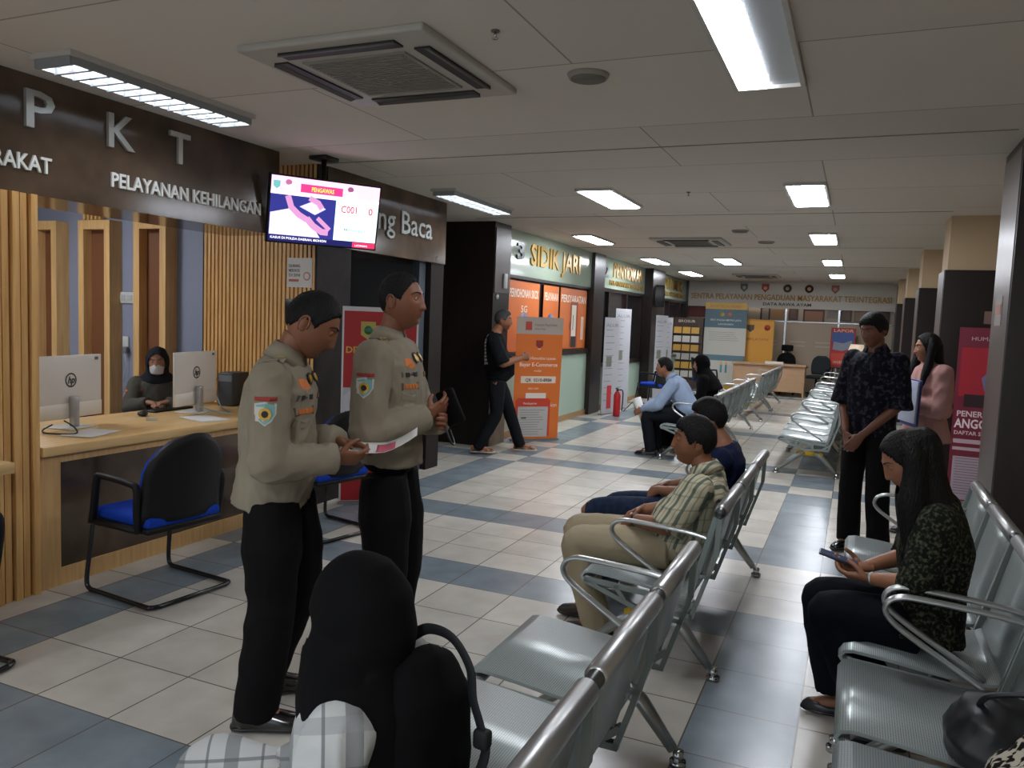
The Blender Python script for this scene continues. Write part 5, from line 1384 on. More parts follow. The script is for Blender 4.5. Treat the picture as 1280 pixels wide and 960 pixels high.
def paper_fn(u, v): return M1 @ V(-.13+.21*v, .225+.30*u-.0, 1.078+.055*max(0, u-.55)**1.5*4-.01*v*(1-u)-.012*math.sin(v*PI))
vs, fs = bent(paper_fn, 10, 6); MB().add(vs, fs, True).build('sheet', m_paper, t)
vs, fs = bent(lambda u, v: paper_fn(.48+.24*u, .15+.7*v)+V(0, 0, .0025), 6, 5); MB().add(vs, fs, True).build('pink_print', mat('pink print', '#c25a6c', .6), t)

# officer with clasped hands
J2 = standing(P=(0, 0, .965), W=(0, .01, 1.09), C=(0, .005, 1.26), S=(0, -.015, 1.43), N=(0, -.015, 1.50), H=(0, .03, 1.652), sR=(.19, -.02, 1.405), sL=(-.19, -.02, 1.405),
     eR=(.255, -.02, 1.095), eL=(-.24, .07, 1.11), wR=(.085, .19, 1.165), wL=(-.06, .205, 1.125), hR=(.09, 0, .90), hL=(-.09, 0, .90), kR=(.10, .03, .49), kL=(-.10, .03, .49), aR=(.11, -.02, .09), aL=(-.11, -.01, .09))
L2 = dict(head=(R(-4), R(-2), 0), hair='thin', eyes='open', gaze=(0, 0), beard=.15, hs=1.04, limb=1.1, build=1.06, belly=.0,
     handR=dict(f=(-.62, .62, .48), n=(-.5, -.6, .3), curl=.5, thumb=.9), handL=dict(f=(.85, .5, .12), n=(.3, -.9, .1), curl=.55, thumb=.3))
p2, J, hm, bo, bv = person('uniformed officer with clasped hands and thinning hair, standing under the television', (-1.86, 2.97, 0), R(-76), J2, L2, '#7d5039', group=GO)
so = shirt(p2, J, L2, m_uni, .020, 1.0, wr=.008, seed=5, drop=.02, cuff=1.1, flare=.006)
uniform_extras(p2, J, so)
trousers(p2, J, L2, m_blacktr, .014, wr=.008, hemr=.088, kneer=.098, thigh=.12)
for s_ in 'RL': shoe(p2, J['a'+s_], (.1 if s_ == 'R' else -.1, 1, 0), m_leather, h=.1, w=.05, L=.29)
t = empty('black_pouch', (0, 0, 0), 0, 'black phone pouch held in the clasped hands of the second officer', 'pouch')
M2 = Matrix.Translation((-1.86, 2.97, 0)) @ Matrix.Rotation(R(-76), 4, 'Z'); mb = MB(); q = MB().rbox(-.045, -.012, -.08, .045, .012, .08, .01, 3)
K2 = M2 @ Matrix.Translation((-.01, .265, 1.20)) @ Matrix.Rotation(R(25), 4, 'X') @ Matrix.Rotation(R(75), 4, 'Z')
q.v = [tuple(K2 @ Vector(v)) for v in q.v]; q.build('case', mat('matte black cover', '#0a0a0b', .75), t)
MB().tube(bez([tuple(M2 @ V(.03, .25, 1.13)), tuple(M2 @ V(.04, .28, 1.06)), tuple(M2 @ V(0, .29, 1.04)), tuple(M2 @ V(-.03, .26, 1.10))], 5), .005, 6).build('wrist_loop', m_black, t)
MB().tube([tuple(M2 @ J['wL'] + (M2.to_3x3() @ V(.072, .04, .01)) + V(0, 0, 0)), tuple(M2 @ J['wL'] + (M2.to_3x3() @ V(.078, .044, .011)))], .0105, 12).build('tiny', m_armst, t) if False else None

# walker in black
J3 = standing(P=(0, -.03, .90), W=(0, -.04, 1.04), C=(0, -.05, 1.20), S=(0, -.065, 1.37), N=(0, -.05, 1.435), H=(0, .02, 1.565), sR=(.18, -.08, 1.34), sL=(-.18, -.05, 1.34),
     eR=(.24, .03, 1.07), eL=(-.24, .0, 1.07), wR=(.16, .24, 1.14), wL=(-.12, .25, 1.13), hR=(.085, -.03, .86), hL=(-.085, -.03, .86), kR=(.09, -.02, .47), kL=(-.09, .13, .50), aR=(.10, -.22, .10), aL=(-.10, .28, .11))
L3 = dict(head=(R(-3), R(2), 0), hair='short', hairmat=mat('greying hair', '#2a2c2b', .7, bump=.4, bscale=80), beard=.7, limb=1.15, build=1.14, belly=.06,
     handR=dict(f=(-.3, .9, .3), n=(-.9, -.2, 0), curl=.7), handL=dict(f=(.4, .9, .1), n=(.8, -.3, 0), curl=.7))
m_tee = mat('black cotton', '#111214', .85, bump=.1, bscale=150)
p3, J, hm, bo, bv = person('man in black T-shirt walking past the orange banner', (-3.80, 8.40, 0), R(-65), J3, L3, '#86583f', detail=.8)
so = shirt(p3, J, L3, m_tee, .016, .5, voxel=.011, wr=.007, seed=8)
trousers(p3, J, L3, mat('dark track trousers', '#131518', .8), .012, voxel=.011, wr=.008, hemr=.066, kneer=.075, thigh=.10)
poly = []
for k, (w_, yv) in enumerate(((.07, .17), (.065, .125), (.06, .09), (.075, .05), (.06, .01), (.07, -.03), (.065, -.07), (.06, -.11), (.07, -.15))): poly.append((rect(.03, .03, -.02+.0*k, yv), m_pwhite, .003)); poly.append((rect(.022, .026, .018, yv+.005), m_pwhite, .003))
patch(p3, so, (.09, -.6, 1.21), (0, 1, 0), rect(.004, .004), m_tee, 'back_print', extra=poly, lift=.002)
m_shoeo = mat('orange black sneaker', '#2a2624', .6, col2='#b06a30', nscale=18, contrast=(.45, .6))
for s_ in 'RL': shoe(p3, J['a'+s_], (0, 1, 0), m_shoeo, L=.28, msole=mat('pale sole', '#bdb8ae', .6), low=True)

# seated man in the striped shirt
def stripes_mat():
    m = mat('cream shirt with green stripes', '#b3ab92', .8, bump=.1, bscale=220)
    N, L, b = nodes_of(m)
    tc = N.new('ShaderNodeTexCoord'); sp = N.new('ShaderNodeSeparateXYZ'); L.new(tc.outputs['Object'], sp.inputs[0])
    def band(expr_in, freq, width, off=0.0):
        a = N.new('ShaderNodeMath'); a.operation = 'MULTIPLY_ADD'; L.new(expr_in, a.inputs[0]); a.inputs[1].default_value = freq; a.inputs[2].default_value = off
        f = N.new('ShaderNodeMath'); f.operation = 'FRACT'; L.new(a.outputs[0], f.inputs[0])
        g = N.new('ShaderNodeMath'); g.operation = 'LESS_THAN'; L.new(f.outputs[0], g.inputs[0]); g.inputs[1].default_value = width
        return g.outputs[0]
    # run the stripes up the body: x and the slanting y-z direction across the torso
    ad = N.new('ShaderNodeMath'); ad.operation = 'MULTIPLY_ADD'; L.new(sp.outputs[2], ad.inputs[0]); ad.inputs[1].default_value = .30; L.new(sp.outputs[1], ad.inputs[2])
    ax_ = N.new('ShaderNodeMath'); ax_.operation = 'MULTIPLY_ADD'; L.new(sp.outputs[0], ax_.inputs[0]); ax_.inputs[1].default_value = .55; L.new(ad.outputs[0], ax_.inputs[2])
    s1 = band(ax_.outputs[0], 19, .30); s2 = band(ax_.outputs[0], 19, .10, .45); s3 = band(sp.outputs[2], 16, .12)
    cur = b.inputs['Base Color'].default_value[:]
    def mixc(prev, fac, col, amt):
        mu = N.new('ShaderNodeMath'); mu.operation = 'MULTIPLY'; L.new(fac, mu.inputs[0]); mu.inputs[1].default_value = amt
        mx = N.new('ShaderNodeMix'); mx.data_type = 'RGBA'; L.new(mu.outputs[0], mx.inputs[0])
        if isinstance(prev, tuple): mx.inputs[6].default_value = prev
        else: L.new(prev, mx.inputs[6])
        mx.inputs[7].default_value = (*S(col), 1); return mx.outputs[2]
    c = mixc(tuple(cur), s3, '#7b7c66', .6); c = mixc(c, s2, '#6f7460', .7); c = mixc(c, s1, '#4c5a50', .9)
    L.new(c, b.inputs['Base Color']); return m
J4 = seated(P=(0, .0, .515), W=(0, -.05, .62), C=(0, -.09, .73), S=(0, -.115, .85), N=(0, -.10, .91), H=(0, -.045, 1.035), sR=(.18, -.10, .835), sL=(-.18, -.10, .835),
     eR=(.23, .04, .655), eL=(-.235, .01, .655), wR=(.09, .22, .64), wL=(-.105, .215, .635), hR=(.09, .03, .51), hL=(-.09, .03, .51), kR=(.13, .58, .49), kL=(-.12, .50, .49), aR=(.12, .46, .09), aL=(-.11, .36, .09))
L4 = dict(head=(R(14), R(-2), 0), hair='thick', beard=.35, gaze=(0, 0), limb=1.08, build=1.05, belly=.045,
     handR=dict(f=(-.6, .6, -.35), n=(-.5, -.5, -.5), curl=.6, thumb=.4), handL=dict(f=(.5, .65, -.5), n=(.6, -.6, -.3), curl=.6, thumb=.4))
p4, J, hm, bo, bv = person('seated man in cream shirt with green stripes and pale trousers', (-.735, 3.86, 0), R(90), J4, L4, '#85583e')
so = shirt(p4, J, L4, stripes_mat(), .016, .52, wr=.008, seed=11)
collar(p4, J, _mats['cream shirt with green stripes'], .068, .032, .8)
trousers(p4, J, L4, mat('cream trousers', '#a4977d', .8, bump=.1, bscale=200), .012, wr=.008, hemr=.075, kneer=.08, thigh=.10, seed=9)
for s_ in 'RL': shoe(p4, J['a'+s_], (0, 1, 0), mat('dark brown shoe', '#2a1f1b', .5), L=.28)
w_ = J['wL']; f_ = (J['wL']-J['eL']).normalized()
MB().tube([tuple(w_-f_*.03), tuple(w_-f_*.012)], .031, 16).build('wristwatch', m_black, p4)

# seated man in navy beyond him
J5 = seated(P=(0, .0, .515), W=(0, -.04, .63), C=(0, -.07, .75), S=(0, -.08, .87), N=(0, -.06, .93), H=(0, .02, 1.055), sR=(.18, -.08, .85), sL=(-.18, -.08, .85),
     eR=(.22, .06, .65), eL=(-.22, .06, .65), wR=(.09, .27, .62), wL=(-.09, .27, .62), kR=(.10, .60, .47), kL=(-.13, .66, .47), aR=(.1, .50, .09), aL=(-.11, .56, .09), hR=(.09, .03, .51), hL=(-.09, .03, .51))
L5 = dict(head=(R(8), R(8), 0), hair='thick', limb=1.02, handR=dict(f=(-.5, .7, -.3), n=(-.5, -.5, -.5), curl=.6), handL=dict(f=(.5, .7, -.3), n=(.5, -.5, -.5), curl=.6))
p5, J, hm, bo, bv = person('seated man in navy shirt, mostly hidden behind the striped shirt man', (-.735, 4.66, 0), R(90), J5, L5, '#855a42', detail=.8)
shirt(p5, J, L5, mat('navy cotton', '#161d38', .85, bump=.1, bscale=150), .016, .55, voxel=.011, seed=2)
trousers(p5, J, L5, mat('dark blue jeans', '#1d2739', .85, col2='#26324a', nscale=30), .012, voxel=.011, hemr=.07)
for s_ in 'RL': shoe(p5, J['a'+s_], (0, 1, 0), mat('grey sneaker', '#3a3a3c', .6), L=.28, msole=_mats['pale sole'])

# man in the light blue shirt
J6 = seated(P=(0, .0, .53), W=(0, .05, .66), C=(0, .13, .79), S=(0, .21, .91), N=(0, .255, .955), H=(0, .335, 1.075), sR=(.18, .19, .89), sL=(-.18, .19, .89),
     eR=(.21, .37, .66), eL=(-.22, .34, .64), wR=(.09, .58, .57), wL=(-.10, .56, .555), kR=(.14, .50, .50), kL=(-.14, .50, .50), aR=(.12, .40, .09), aL=(-.12, .42, .09), hR=(.09, .03, .51), hL=(-.09, .03, .51))
L6 = dict(head=(R(0), R(2), 0), hair='short', limb=1.02, beard=.3, handR=dict(f=(-.35, .9, -.1), n=(-.9, -.3, 0), curl=.8), handL=dict(f=(.25, .85, -.45), n=(.9, -.3, 0), curl=.5))
p6, J, hm, bo, bv = person('bearded man in light blue shirt leaning forward on a bench', (-1.76, 9.45, 0), R(90), J6, L6, '#96684e', detail=.75)
shirt(p6, J, L6, mat('light blue cotton', '#8f9fb8', .8), .017, .97, voxel=.012, wr=.008, seed=4); collar(p6, J, _mats['light blue cotton'])
trousers(p6, J, L6, mat('charcoal trousers', '#15171c', .85), .012, voxel=.012, hemr=.07)
for s_ in 'RL': shoe(p6, J['a'+s_], (0, 1, 0), m_leather, L=.28)
t = empty('paper_roll', (-2.36, 9.42, .56), 0, 'rolled white papers held by the man in the light blue shirt', 'paper')
MB().tube([(.06, 0, -.15), (-.06, .03, .12)], [.045, .055], 20).build('sheets', m_paper, t)

# hijab builder
def scarf(root, J, look, hm, m, inf=.014, drape=(.19, .15, .17), face=True, voxel=.009, back=.0, low=.18, seed=1, name='headscarf', lean=(0, 0, 0), neck=0.0, op=1.0):
    mb = MB(); P3, (X, Y, Z, y) = head_verts(look, off=inf)
    mb.add(place_grid(P3, hm), grid_faces(), True)
    tn = (J['N']-J['S']).normalized(); H_ = J['H']; sd = J['ss']; lp = V(*lean)
    c0 = hm @ V(0, -.012, .03); c1 = hm @ V(0, -.012, -.06)
    st_ = [(hm @ V(0, -.005, .10), sd, .06, .07), (c0, sd, .088, .098), (hm @ V(0, -.014, -.03), sd, .088, .096), (c1+V(0, neck*.6, 0), sd, .084+neck*.4, .084+neck), (J['N'].lerp(c1, .3)+V(0, neck*.8, 0), sd, .088+neck*.7, .080+neck), (J['N'].lerp(J['S'], .4)+V(0, neck*.6, 0), sd, .13, .10+neck*.6), (J['S']-tn*.03+lp*.3, sd, drape[0], drape[1]*.9), (J['S']-tn*low+lp, sd, drape[0]*.98, drape[2])]
    eloft(mb, st_, 24)
    vs, fs = remesh(mb, voxel, 4, .006, 8, seed, (1, 1, .6))
    if face:    # open the face: drop the fabric in front of it
        inv = hm.inverted(); keep = []; V_ = [inv @ Vector(v) for v in vs]
        for f in fs:
            c = sum((V_[i] for i in f), Vector())/len(f)
            if c.y > .02 and (c.x/(.064*op))**2+((c.z+.020)/(.086*op))**2 < 1: continue
            keep.append(f)
        fs = keep
    o = MB().add(vs, fs, True).build(name, m, root)
    sol = o.modifiers.new('thick', 'SOLIDIFY'); sol.thickness = .004; sol.offset = -1
    return o
m_blackcl = mat('black scarf cloth', '#070708', .9, bump=.1, bscale=160)
# companion in black
J7 = seated(P=(0, 0, .53), S=(0, -.02, .94), N=(0, .0, 1.0), H=(0, .05, 1.11), sR=(.16, -.02, .92), sL=(-.16, -.02, .92), kR=(.12, .46, .5), kL=(-.12, .46, .5), aR=(.1, .4, .09), aL=(-.1, .4, .09))
L7 = dict(head=(R(20), R(8), 0), fem=True, cover='hijab', hs=.95, handR=dict(f=(-.5, .8, -.2), n=(0, 0, -1), curl=.4), handL=dict(f=(.5, .8, -.2), n=(0, 0, -1), curl=.4))
p7, J, hm, bo, bv = person('person in black scarf and black clothes sitting beyond the light blue shirt', (-1.72, 10.08, 0), R(90), J7, L7, '#9a6c52', detail=.7)
shirt(p7, J, L7, m_blackcl, .02, .97, voxel=.013, name='blouse'); trousers(p7, J, L7, m_blackcl, .03, voxel=.013, hemr=.09, name='skirt', kneer=.1, thigh=.11)
scarf(p7, J, L7, hm, m_blackcl, voxel=.012)
for s_ in 'RL': shoe(p7, J['a'+s_], (0, 1, 0), m_black, L=.25)

# standing man in dark batik
m_batik = mat('dark patterned shirt', '#0e0f17', .8, col2='#33303a', nscale=34, contrast=(.52, .62), detail=4)
J8 = standing(P=(0, 0, .93), W=(0, .01, 1.07), C=(0, .0, 1.25), S=(0, -.01, 1.42), N=(0, .0, 1.48), H=(0, .045, 1.612), sR=(.168, -.01, 1.395), sL=(-.168, -.01, 1.395),
     eR=(.205, .02, 1.10), eL=(-.21, .02, 1.10), wR=(.07, .19, .88), wL=(-.05, .20, .87), hR=(.09, 0, .9), hL=(-.09, 0, .9), kR=(.10, .02, .50), kL=(-.10, .02, .50), aR=(.11, -.02, .09), aL=(-.12, -.02, .09))
L8 = dict(head=(R(-12), R(14), 0), hair='thick', eyes='down', limb=.93, build=.93, handR=dict(f=(-.35, .35, -.85), n=(-.6, -.7, 0), curl=.45), handL=dict(f=(.45, .4, -.75), n=(.5, -.8, 0), curl=.45))
p8, J, hm, bo, bv = person('standing man in dark patterned short sleeved shirt with folded hands', (.13, 6.2, 0), R(150), J8, L8, '#6b4432')
shirt(p8, J, L8, m_batik, .020, .55, voxel=.010, wr=.008, seed=7, drop=.06, flare=.01); collar(p8, J, m_batik, .07, .036, .8)
trousers(p8, J, L8, m_blacktr, .012, voxel=.011, wr=.007, hemr=.08, kneer=.08)
for s_ in 'RL': shoe(p8, J['a'+s_], (0, 1, 0), m_leather, L=.28)

# standing woman in pink
m_pink = mat('pale pink cloth', '#a87f78', .85, bump=.1, bscale=120)
J9 = standing(h=1.6, eR=(.22, .0, 1.03), eL=(-.22, .02, 1.03), wR=(.02, .20, 1.05), wL=(-.02, .21, 1.07))
L9 = dict(head=(R(-18), R(4), 0), fem=True, hair='long', hs=.94, handR=dict(f=(-.9, .35, .1), n=(0, -.9, 0), curl=.4), handL=dict(f=(.9, .3, .1), n=(0, -.9, 0), curl=.4))
p9, J, hm, bo, bv = person('standing woman in pink blouse with long dark hair holding folders', (.54, 6.95, 0), R(118), J9, L9, '#8f6249', detail=.75)
shirt(p9, J, L9, m_pink, .024, .95, voxel=.012, wr=.01, seed=6, name='blouse', drop=.1, flare=.03)
trousers(p9, J, L9, m_blacktr, .012, voxel=.012)
for s_ in 'RL': shoe(p9, J['a'+s_], (0, 1, 0), m_black, L=.25)
def long_hair(root, J, hm, pts, name='long_hair', m=None, voxel=.009, wr=.006, seed=3):
    """pts: list of (x, y, z, rx, ry) in the person's frame, a closed hanging mass"""
    mb = MB(); sd = J['ss']; eloft(mb, [(V(a, b_, c), sd, rx, ry, 2.2) for a, b_, c, rx, ry in pts], 24)
    vs, fs = remesh(mb, voxel, 3, wr, 16, seed, (1.5, 1.5, .25)); return MB().add(vs, fs, True).build(name, m or m_hair, root)
h_ = J['H']
long_hair(p9, J, hm, [(0, h_.y-.03, h_.z+.06, .05, .05), (0, h_.y-.05, h_.z+.02, .075, .055), (0, h_.y-.065, h_.z-.08, .08, .045), (0, h_.y-.085, h_.z-.18, .085, .045), (0, h_.y-.095, h_.z-.32, .08, .04), (0, h_.y-.09, h_.z-.40, .06, .025)], voxel=.011)
for sg in (-1, 1):
    mb = MB(); tube_r(mb, [V(sg*.055, h_.y+.01, h_.z+.08), V(sg*.078, h_.y+.02, h_.z+.01), V(sg*.085, h_.y+.035, h_.z-.10), V(sg*.09, h_.y+.06, h_.z-.20), V(sg*.085, h_.y+.085, h_.z-.33)], [.02, .028, .032, .032, .014], 5, 12)
    vs, fs = remesh(mb, .009, 2, .005, 18, 2, (1.5, 1.5, .2)); MB().add(vs, fs, True).build('hair_strand', m_hair, p9)
M9 = Matrix.Translation((.54, 6.95, 0)) @ Matrix.Rotation(R(118), 4, 'Z')
for k, (c, z0, z1, lab, yv, ry_) in enumerate((('#2a3a7c', .90, 1.26, 'dark blue folder clutched by the woman in pink', .235, .12), ('#a9b0c4', .93, 1.25, 'white and blue folder clutched in front by the woman in pink', .256, .15))):
    t = empty('document_folder', (0, 0, 0), 0, lab, 'folder'); q = MB().rbox(-.11, -.008, z0, .11, .008, z1, .004, 2)
    q.v = [tuple(M9 @ Matrix.Translation((-.10, yv-.01, 0)) @ Matrix.Rotation(-.05, 4, 'Y') @ Vector(v)) for v in q.v]; q.build('cover', mat('folder '+c, c, .4), t)

# long haired woman with the phone
m_floral = mat('dark green floral cloth', '#12150f', .85, col2='#4b4b3a', nscale=75, contrast=(.48, .68), detail=3, bump=.1)
J10 = seated(P=(0, .0, .52), W=(0, -.02, .64), C=(0, -.02, .79), S=(0, .0, .94), N=(0, .03, .99), H=(0, .095, 1.115), sR=(.155, .0, .915), sL=(-.155, -.01, .915),
     eR=(.20, .05, .70), eL=(-.20, .05, .695), wR=(.045, .215, .665), wL=(-.075, .20, .655), hR=(.085, .02, .50), hL=(-.085, .02, .50), kR=(.11, .37, .50), kL=(-.09, .34, .51), aR=(.10, .24, .09), aL=(-.08, .10, .09))
L10 = dict(head=(R(12), R(30), 0), fem=True, hair='long', eyes='down', hs=.95, limb=1.05, lip=(.85, .45, .45), handL=dict(f=(.2, .95, -.05), n=(.45, 0, .9), curl=.5, thumb=.7), handR=dict(f=(-.35, .9, 0), n=(-.3, 0, .9), curl=.55, thumb=.8))
p10, J, hm, bo, bv = person('seated woman in dark floral blouse looking at her phone, long black hair', (.31, 3.36, 0), R(90), J10, L10, '#93654c')
shirt(p10, J, L10, m_floral, .022, .62, wr=.008, seed=12, name='blouse', drop=.05, flare=.02)
trousers(p10, J, L10, mat('black navy trousers', '#0c0d14', .85), .015, wr=.008, hemr=.115, kneer=.085, thigh=.095, upto=.12)
for s_ in 'RL': shoe(p10, J['a'+s_], (.0, 1, 0), mat('dark flat shoe', '#1b1c22', .35), L=.25, low=True, name='flat_shoe', w=.042)
h_ = J['H']
mb = MB()
eloft(mb, [(V(0, h_.y-.01, h_.z+.125), J['ss'], .04, .045, 2.2), (V(0, h_.y-.015, h_.z+.10), J['ss'], .07, .075, 2.2), (V(0, h_.y-.025, h_.z+.05), J['ss'], .088, .090, 2.2), (V(0, h_.y-.04, h_.z-.03), J['ss'], .095, .085, 2.2), (V(0, h_.y-.07, h_.z-.12), J['ss'], .11, .085, 2.2), (V(0, h_.y-.11, h_.z-.22), J['ss'], .145, .085, 2.2), (V(0, h_.y-.145, h_.z-.36), J['ss'], .15, .07, 2.2), (V(0, h_.y-.165, h_.z-.50), J['ss'], .12, .05, 2.2), (V(0, h_.y-.17, h_.z-.58), J['ss'], .08, .03, 2.2)], 28)
for sg in (-1, 1):
    tube_r(mb, [V(sg*.045, h_.y+.01, h_.z+.085), V(sg*.078, h_.y-.01, h_.z+.03), V(sg*.085, h_.y-.02, h_.z-.05), V(sg*.10, h_.y-.02, h_.z-.15), V(sg*.11, h_.y-.04, h_.z-.27), V(sg*.11, h_.y-.05, h_.z-.38), V(sg*.10, h_.y-.05, h_.z-.44)], [.030, .040, .045, .055, .055, .04, .02], 5, 14)
P3_, _ = head_verts(L10, off=.014)
vs, fs = remesh(mb, .007, 3, .005, 18, 2, (1.5, 1.5, .2))
inv = hm.inverted(); V_ = [inv @ Vector(v) for v in vs]
fs = [f for f in fs if not (lambda c: c.y > .022 and abs(c.x) < .10 and -.125 < c.z < .066)(sum((V_[i] for i in f), Vector())/len(f))]
o = MB().add(vs, fs, True).build('long_hair', m_hair, p10)
w_ = J['wL']; f_ = (J['wL']-J['eL']).normalized(); MB().tube([tuple(w_-f_*.02), tuple(w_-f_*.012)], .027, 16).build('bracelet', m_armst, p10)
t = empty('smartphone', (-.005, 3.35, .70), R(90), 'smartphone held by the long haired woman', 'phone')
K = Matrix.Rotation(R(14), 4, 'X'); q = MB().rbox(-.037, -.075, -.005, .037, .075, .005, .004, 3); q.v = [tuple(K @ Vector(v)) for v in q.v]; q.build('body', m_black, t)
q = MB().box(-.034, -.07, .0051, .034, .07, .0058); q.v = [tuple(K @ Vector(v)) for v in q.v]; q.build('display', mat('phone display', '#39425e', .2, emit=.15), t)

# woman in black hijab in the foreground
def plaid():
    m = mat('white plaid cloth', '#aeb0ae', .85, bump=.08, bscale=180)
    N, L, b = nodes_of(m); tc = N.new('ShaderNodeTexCoord'); ax = []
    for d in ((-.551, .834, 0), (.36, .24, .90)):
        vm = N.new('ShaderNodeVectorMath'); vm.operation = 'DOT_PRODUCT'; vm.inputs[1].default_value = d; L.new(tc.outputs['Object'], vm.inputs[0]); ax.append(vm.outputs['Value'])
    prev = tuple(b.inputs['Base Color'].default_value)
    for ax_, fr_, wd, c, am in ((0, 8, .26, '#6c7070', .75), (1, 7, .20, '#8a8d8e', .6), (1, 7, .05, '#5c6062', .7), (0, 8, .05, '#55595b', .7)):
        a = N.new('ShaderNodeMath'); a.operation = 'MULTIPLY_ADD'; L.new(ax[ax_], a.inputs[0]); a.inputs[1].default_value = fr_; a.inputs[2].default_value = 10.3 if wd > .1 else 10.75
        f = N.new('ShaderNodeMath'); f.operation = 'FRACT'; L.new(a.outputs[0], f.inputs[0])
        g = N.new('ShaderNodeMath'); g.operation = 'LESS_THAN'; L.new(f.outputs[0], g.inputs[0]); g.inputs[1].default_value = wd
        mu = N.new('ShaderNodeMath'); mu.operation = 'MULTIPLY'; L.new(g.outputs[0], mu.inputs[0]); mu.inputs[1].default_value = am
        mx = N.new('ShaderNodeMix'); mx.data_type = 'RGBA'; L.new(mu.outputs[0], mx.inputs[0])
        if isinstance(prev, tuple): mx.inputs[6].default_value = prev
        else: L.new(prev, mx.inputs[6])
        mx.inputs[7].default_value = (*S(c), 1); prev = mx.outputs[2]
    L.new(prev, b.inputs['Base Color']); return m
m_plaid = plaid()
J11 = seated(P=(0, .0, .52), W=(0, -.04, .63), C=(0, -.06, .74), S=(0, -.06, .845), N=(0, -.05, .90), H=(0, -.05, .992), sR=(.15, -.06, .83), sL=(-.135, -.085, .805),
     eR=(.19, .02, .62), eL=(-.18, -.05, .61), wR=(.04, .19, .56), wL=(-.07, .15, .59), hR=(.085, .02, .50), hL=(-.085, .02, .50), kR=(.11, .42, .50), kL=(-.11, .42, .50), aR=(.10, .38, .09), aL=(-.10, .38, .09))
L11 = dict(head=(R(5), R(12), 0), fem=True, cover='hijab', hs=.97, handL=dict(f=(.35, .93, .05), n=(.2, 0, -.9), curl=.45, thumb=.2), handR=dict(f=(-.35, .9, 0), n=(-.2, 0, -.9), curl=.45, thumb=.2))
p11, J, hm, bo, bv = person('person in long black headscarf and white plaid shirt seated in the centre foreground', (-.92, 1.30, 0), R(94), J11, L11, '#94664e')
shirt(p11, J, L11, m_plaid, .022, .95, wr=.009, seed=14, drop=.02, cuff=1.6)
trousers(p11, J, L11, m_plaid, .02, wr=.008, hemr=.09, kneer=.082, thigh=.095, name='skirt')
for s_ in 'RL': shoe(p11, J['a'+s_], (0, 1, 0), m_black, L=.25)
scarf(p11, J, L11, hm, m_blackcl, .016, (.165, .145, .15), low=.36, voxel=.008, lean=(.0, .0, 0), neck=.03)
t = empty('black_backpack', (-.92, 1.30, 0), R(82), 'black backpack on the back of the person in the black headscarf', 'backpack')
mb = MB(); eloft(mb, [(V(.04, -.14, .46), V(1, 0, 0), .10, .05, 2.6), (V(.04, -.17, .56), V(1, 0, 0), .12, .06, 2.8), (V(.05, -.185, .72), V(1, 0, 0), .12, .065, 2.8), (V(.06, -.175, .84), V(1, 0, 0), .11, .065, 2.5), (V(.07, -.15, .905), V(1, 0, 0), .08, .045, 2.2), (V(.07, -.14, .925), V(1, 0, 0), .04, .02, 2.2)], 24)
vs, fs = remesh(mb, .01, 3, .006, 9, 1); MB().add(vs, fs, True).build('bag_body', m_blackcl, t)
mb = MB(); mb.tube(bez([(.10, -.10, .93), (.11, -.14, .955), (.11, -.20, .95), (.11, -.245, .90), (.11, -.255, .84), (.11, -.275, .79), (.11, -.29, .74), (.10, -.27, .66), (.09, -.24, .56)], 6), .012, 10, flat=(.3, 1.0)); mb.build('strap', mat('black webbing', '#0c0e0f', .7), t)
MB().rbox(.095, -.30, .745, .122, -.265, .785, .008, 2).build('buckle', _mats['black webbing'], t)

# masked officer behind the counter
m_camo = mat('dark olive uniform', '#4d4a42', .85, bump=.1, bscale=150)
J12 = seated(S=(0, -.02, .97), N=(0, .0, 1.025), H=(0, .045, 1.14), C=(0, -.03, .83), sR=(.15, -.02, .945), sL=(-.15, -.02, .945), eR=(.20, .12, .78), eL=(-.20, .12, .78), wR=(.06, .27, .835), wL=(-.06, .27, .835))
L12 = dict(head=(R(-6), R(8), 0), fem=True, cover='hijab', hs=.93, eyes='down', handR=dict(f=(-.6, .7, 0), n=(0, 0, -1), curl=.3), handL=dict(f=(.6, .7, 0), n=(0, 0, -1), curl=.3))
p12, J, hm, bo, bv = person('masked officer in dark headscarf seated behind the right computer', (-5.14, 4.68, 0), R(-132), J12, L12, '#9a6f58', detail=.8)
so = shirt(p12, J, L12, m_camo, .02, .97, voxel=.011, seed=3); trousers(p12, J, L12, m_blacktr, .012, voxel=.012)
scarf(p12, J, L12, hm, mat('charcoal scarf', '#24252a', .85), .010, (.11, .10, .11), low=.05, voxel=.009, op=1.14)
mid = J['sL'].lerp(J['eL'], .45)
for sg, s_ in ((-1, 'L'), (1, 'R')):
    mid = J['s'+s_].lerp(J['e'+s_], .42)
    patch(p12, so, mid+V(sg*.2, .05, 0), V(-sg, -.2, 0), shield(.085, .10), m_pred, 'sleeve_badge', extra=[(circ(.016), m_pwhite, .003), (rect(.05, .012, 0, .03), m_porange, .003)])
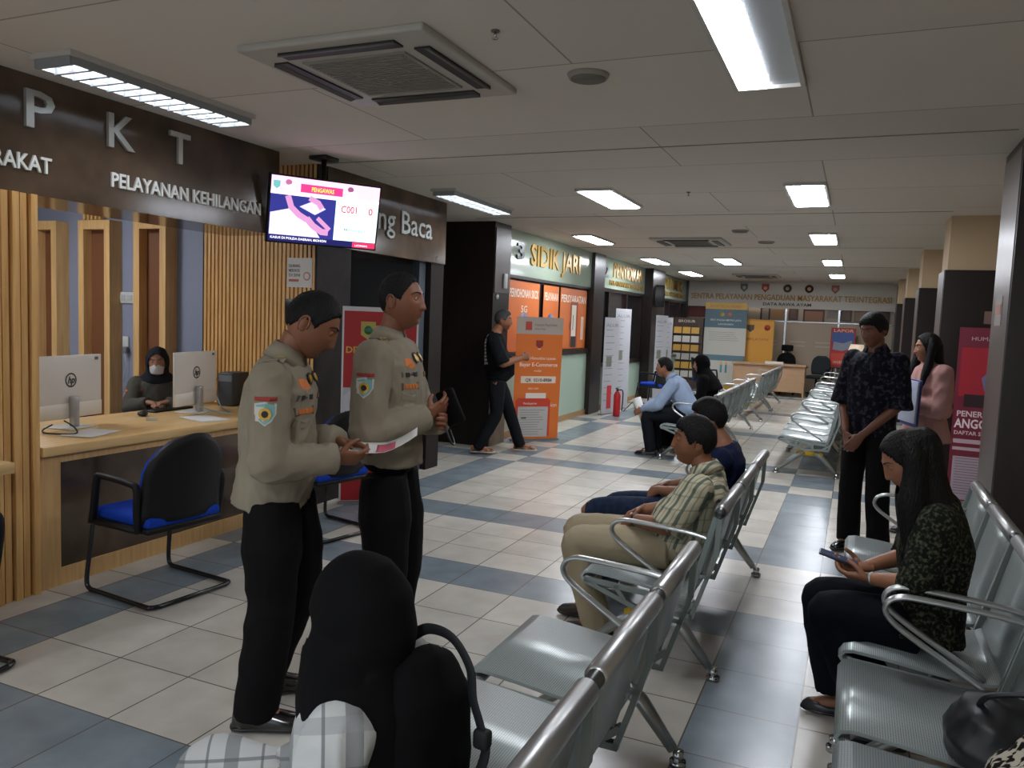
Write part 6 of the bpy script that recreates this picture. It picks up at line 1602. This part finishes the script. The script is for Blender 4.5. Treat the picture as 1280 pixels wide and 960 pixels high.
# face mask
mb = MB(); rings = []
for j in range(9):
    z = .0-.085*j/8; rr_ = []
    for i in range(17):
        a = -1.05+2.1*i/16; pz = z
        hx = math.sin(a)*.070; yb = math.cos(a)*.093
        bul = .016*math.cos(a)**2*math.sin(PI*(j+.6)/9.2); rr_.append(V(hx*(1-.12*j/8), yb-.004+bul+(.010*math.exp(-(hx/.015)**2) if j < 4 else 0), pz-.012))
    rings.append([hm @ p for p in rr_])
vs = [v for r_ in rings for v in r_]; fs = [(j*17+i, j*17+i+1, (j+1)*17+i+1, (j+1)*17+i) for j in range(8) for i in range(16)]
mo = MB().add(vs, fs, True).build('face_mask', mat('white mask', '#c3c2be', .8), p12); sol = mo.modifiers.new('t', 'SOLIDIFY'); sol.thickness = .002; sol.offset = 1
for sg in (-1, 1): MB().tube([tuple(hm @ V(sg*.058, .045, -.02)), tuple(hm @ V(sg*.085, -.01, .0))], .0015, 5).build('mask_loop', _mats['white mask'], p12)
# black handbag and a cloth bundle replacing someone's patterned clothing, right foreground bench
t = empty('handbag', (.47, 2.44, .437), 0, 'black soft handbag on the bench at the bottom right corner', 'handbag')
mb = MB(); eloft(mb, [(V(0, 0, .012), V(1, 0, 0), .16, .12, 2.8), (V(0, 0, .05), V(1, 0, 0), .18, .14, 2.8), (V(.02, -.01, .12), V(1, 0, 0), .16, .11, 2.5), (V(.04, -.02, .17), V(1, 0, 0), .12, .05, 2.2), (V(.04, -.02, .185), V(1, 0, 0), .09, .02, 2)], 24)
vs, fs = remesh(mb, .009, 3, .008, 10, 2); MB().add(vs, fs, True).build('bag_body', mat('black soft leather', '#101214', .45), t)
MB().tube(bez([(-.10, -.03, .15), (-.08, -.08, .22), (.05, -.10, .25), (.14, -.05, .18)], 6), .008, 8).build('handle', _mats['black soft leather'], t)
t = empty('patterned_cloth', (.47, 2.14, .43), 0, 'bundle of black and white patterned cloth beside the handbag', 'cloth')
mz = mat('zebra patterned cloth', '#15130f', .85, col2='#b3aa9a', nscale=30, contrast=(.48, .53), stretch=(1, 2.4, 1.6), detail=1)
mb = MB(); mb.sphere((0, 0, .09), .12, .13, .11).sphere((.03, .0, .17), .09, .10, .08)
vs, fs = remesh(mb, .009, 3, .014, 12, 4); MB().add([(a, b_, max(c, 0)) for a, b_, c in vs], fs, True).build('fold', mz, t)
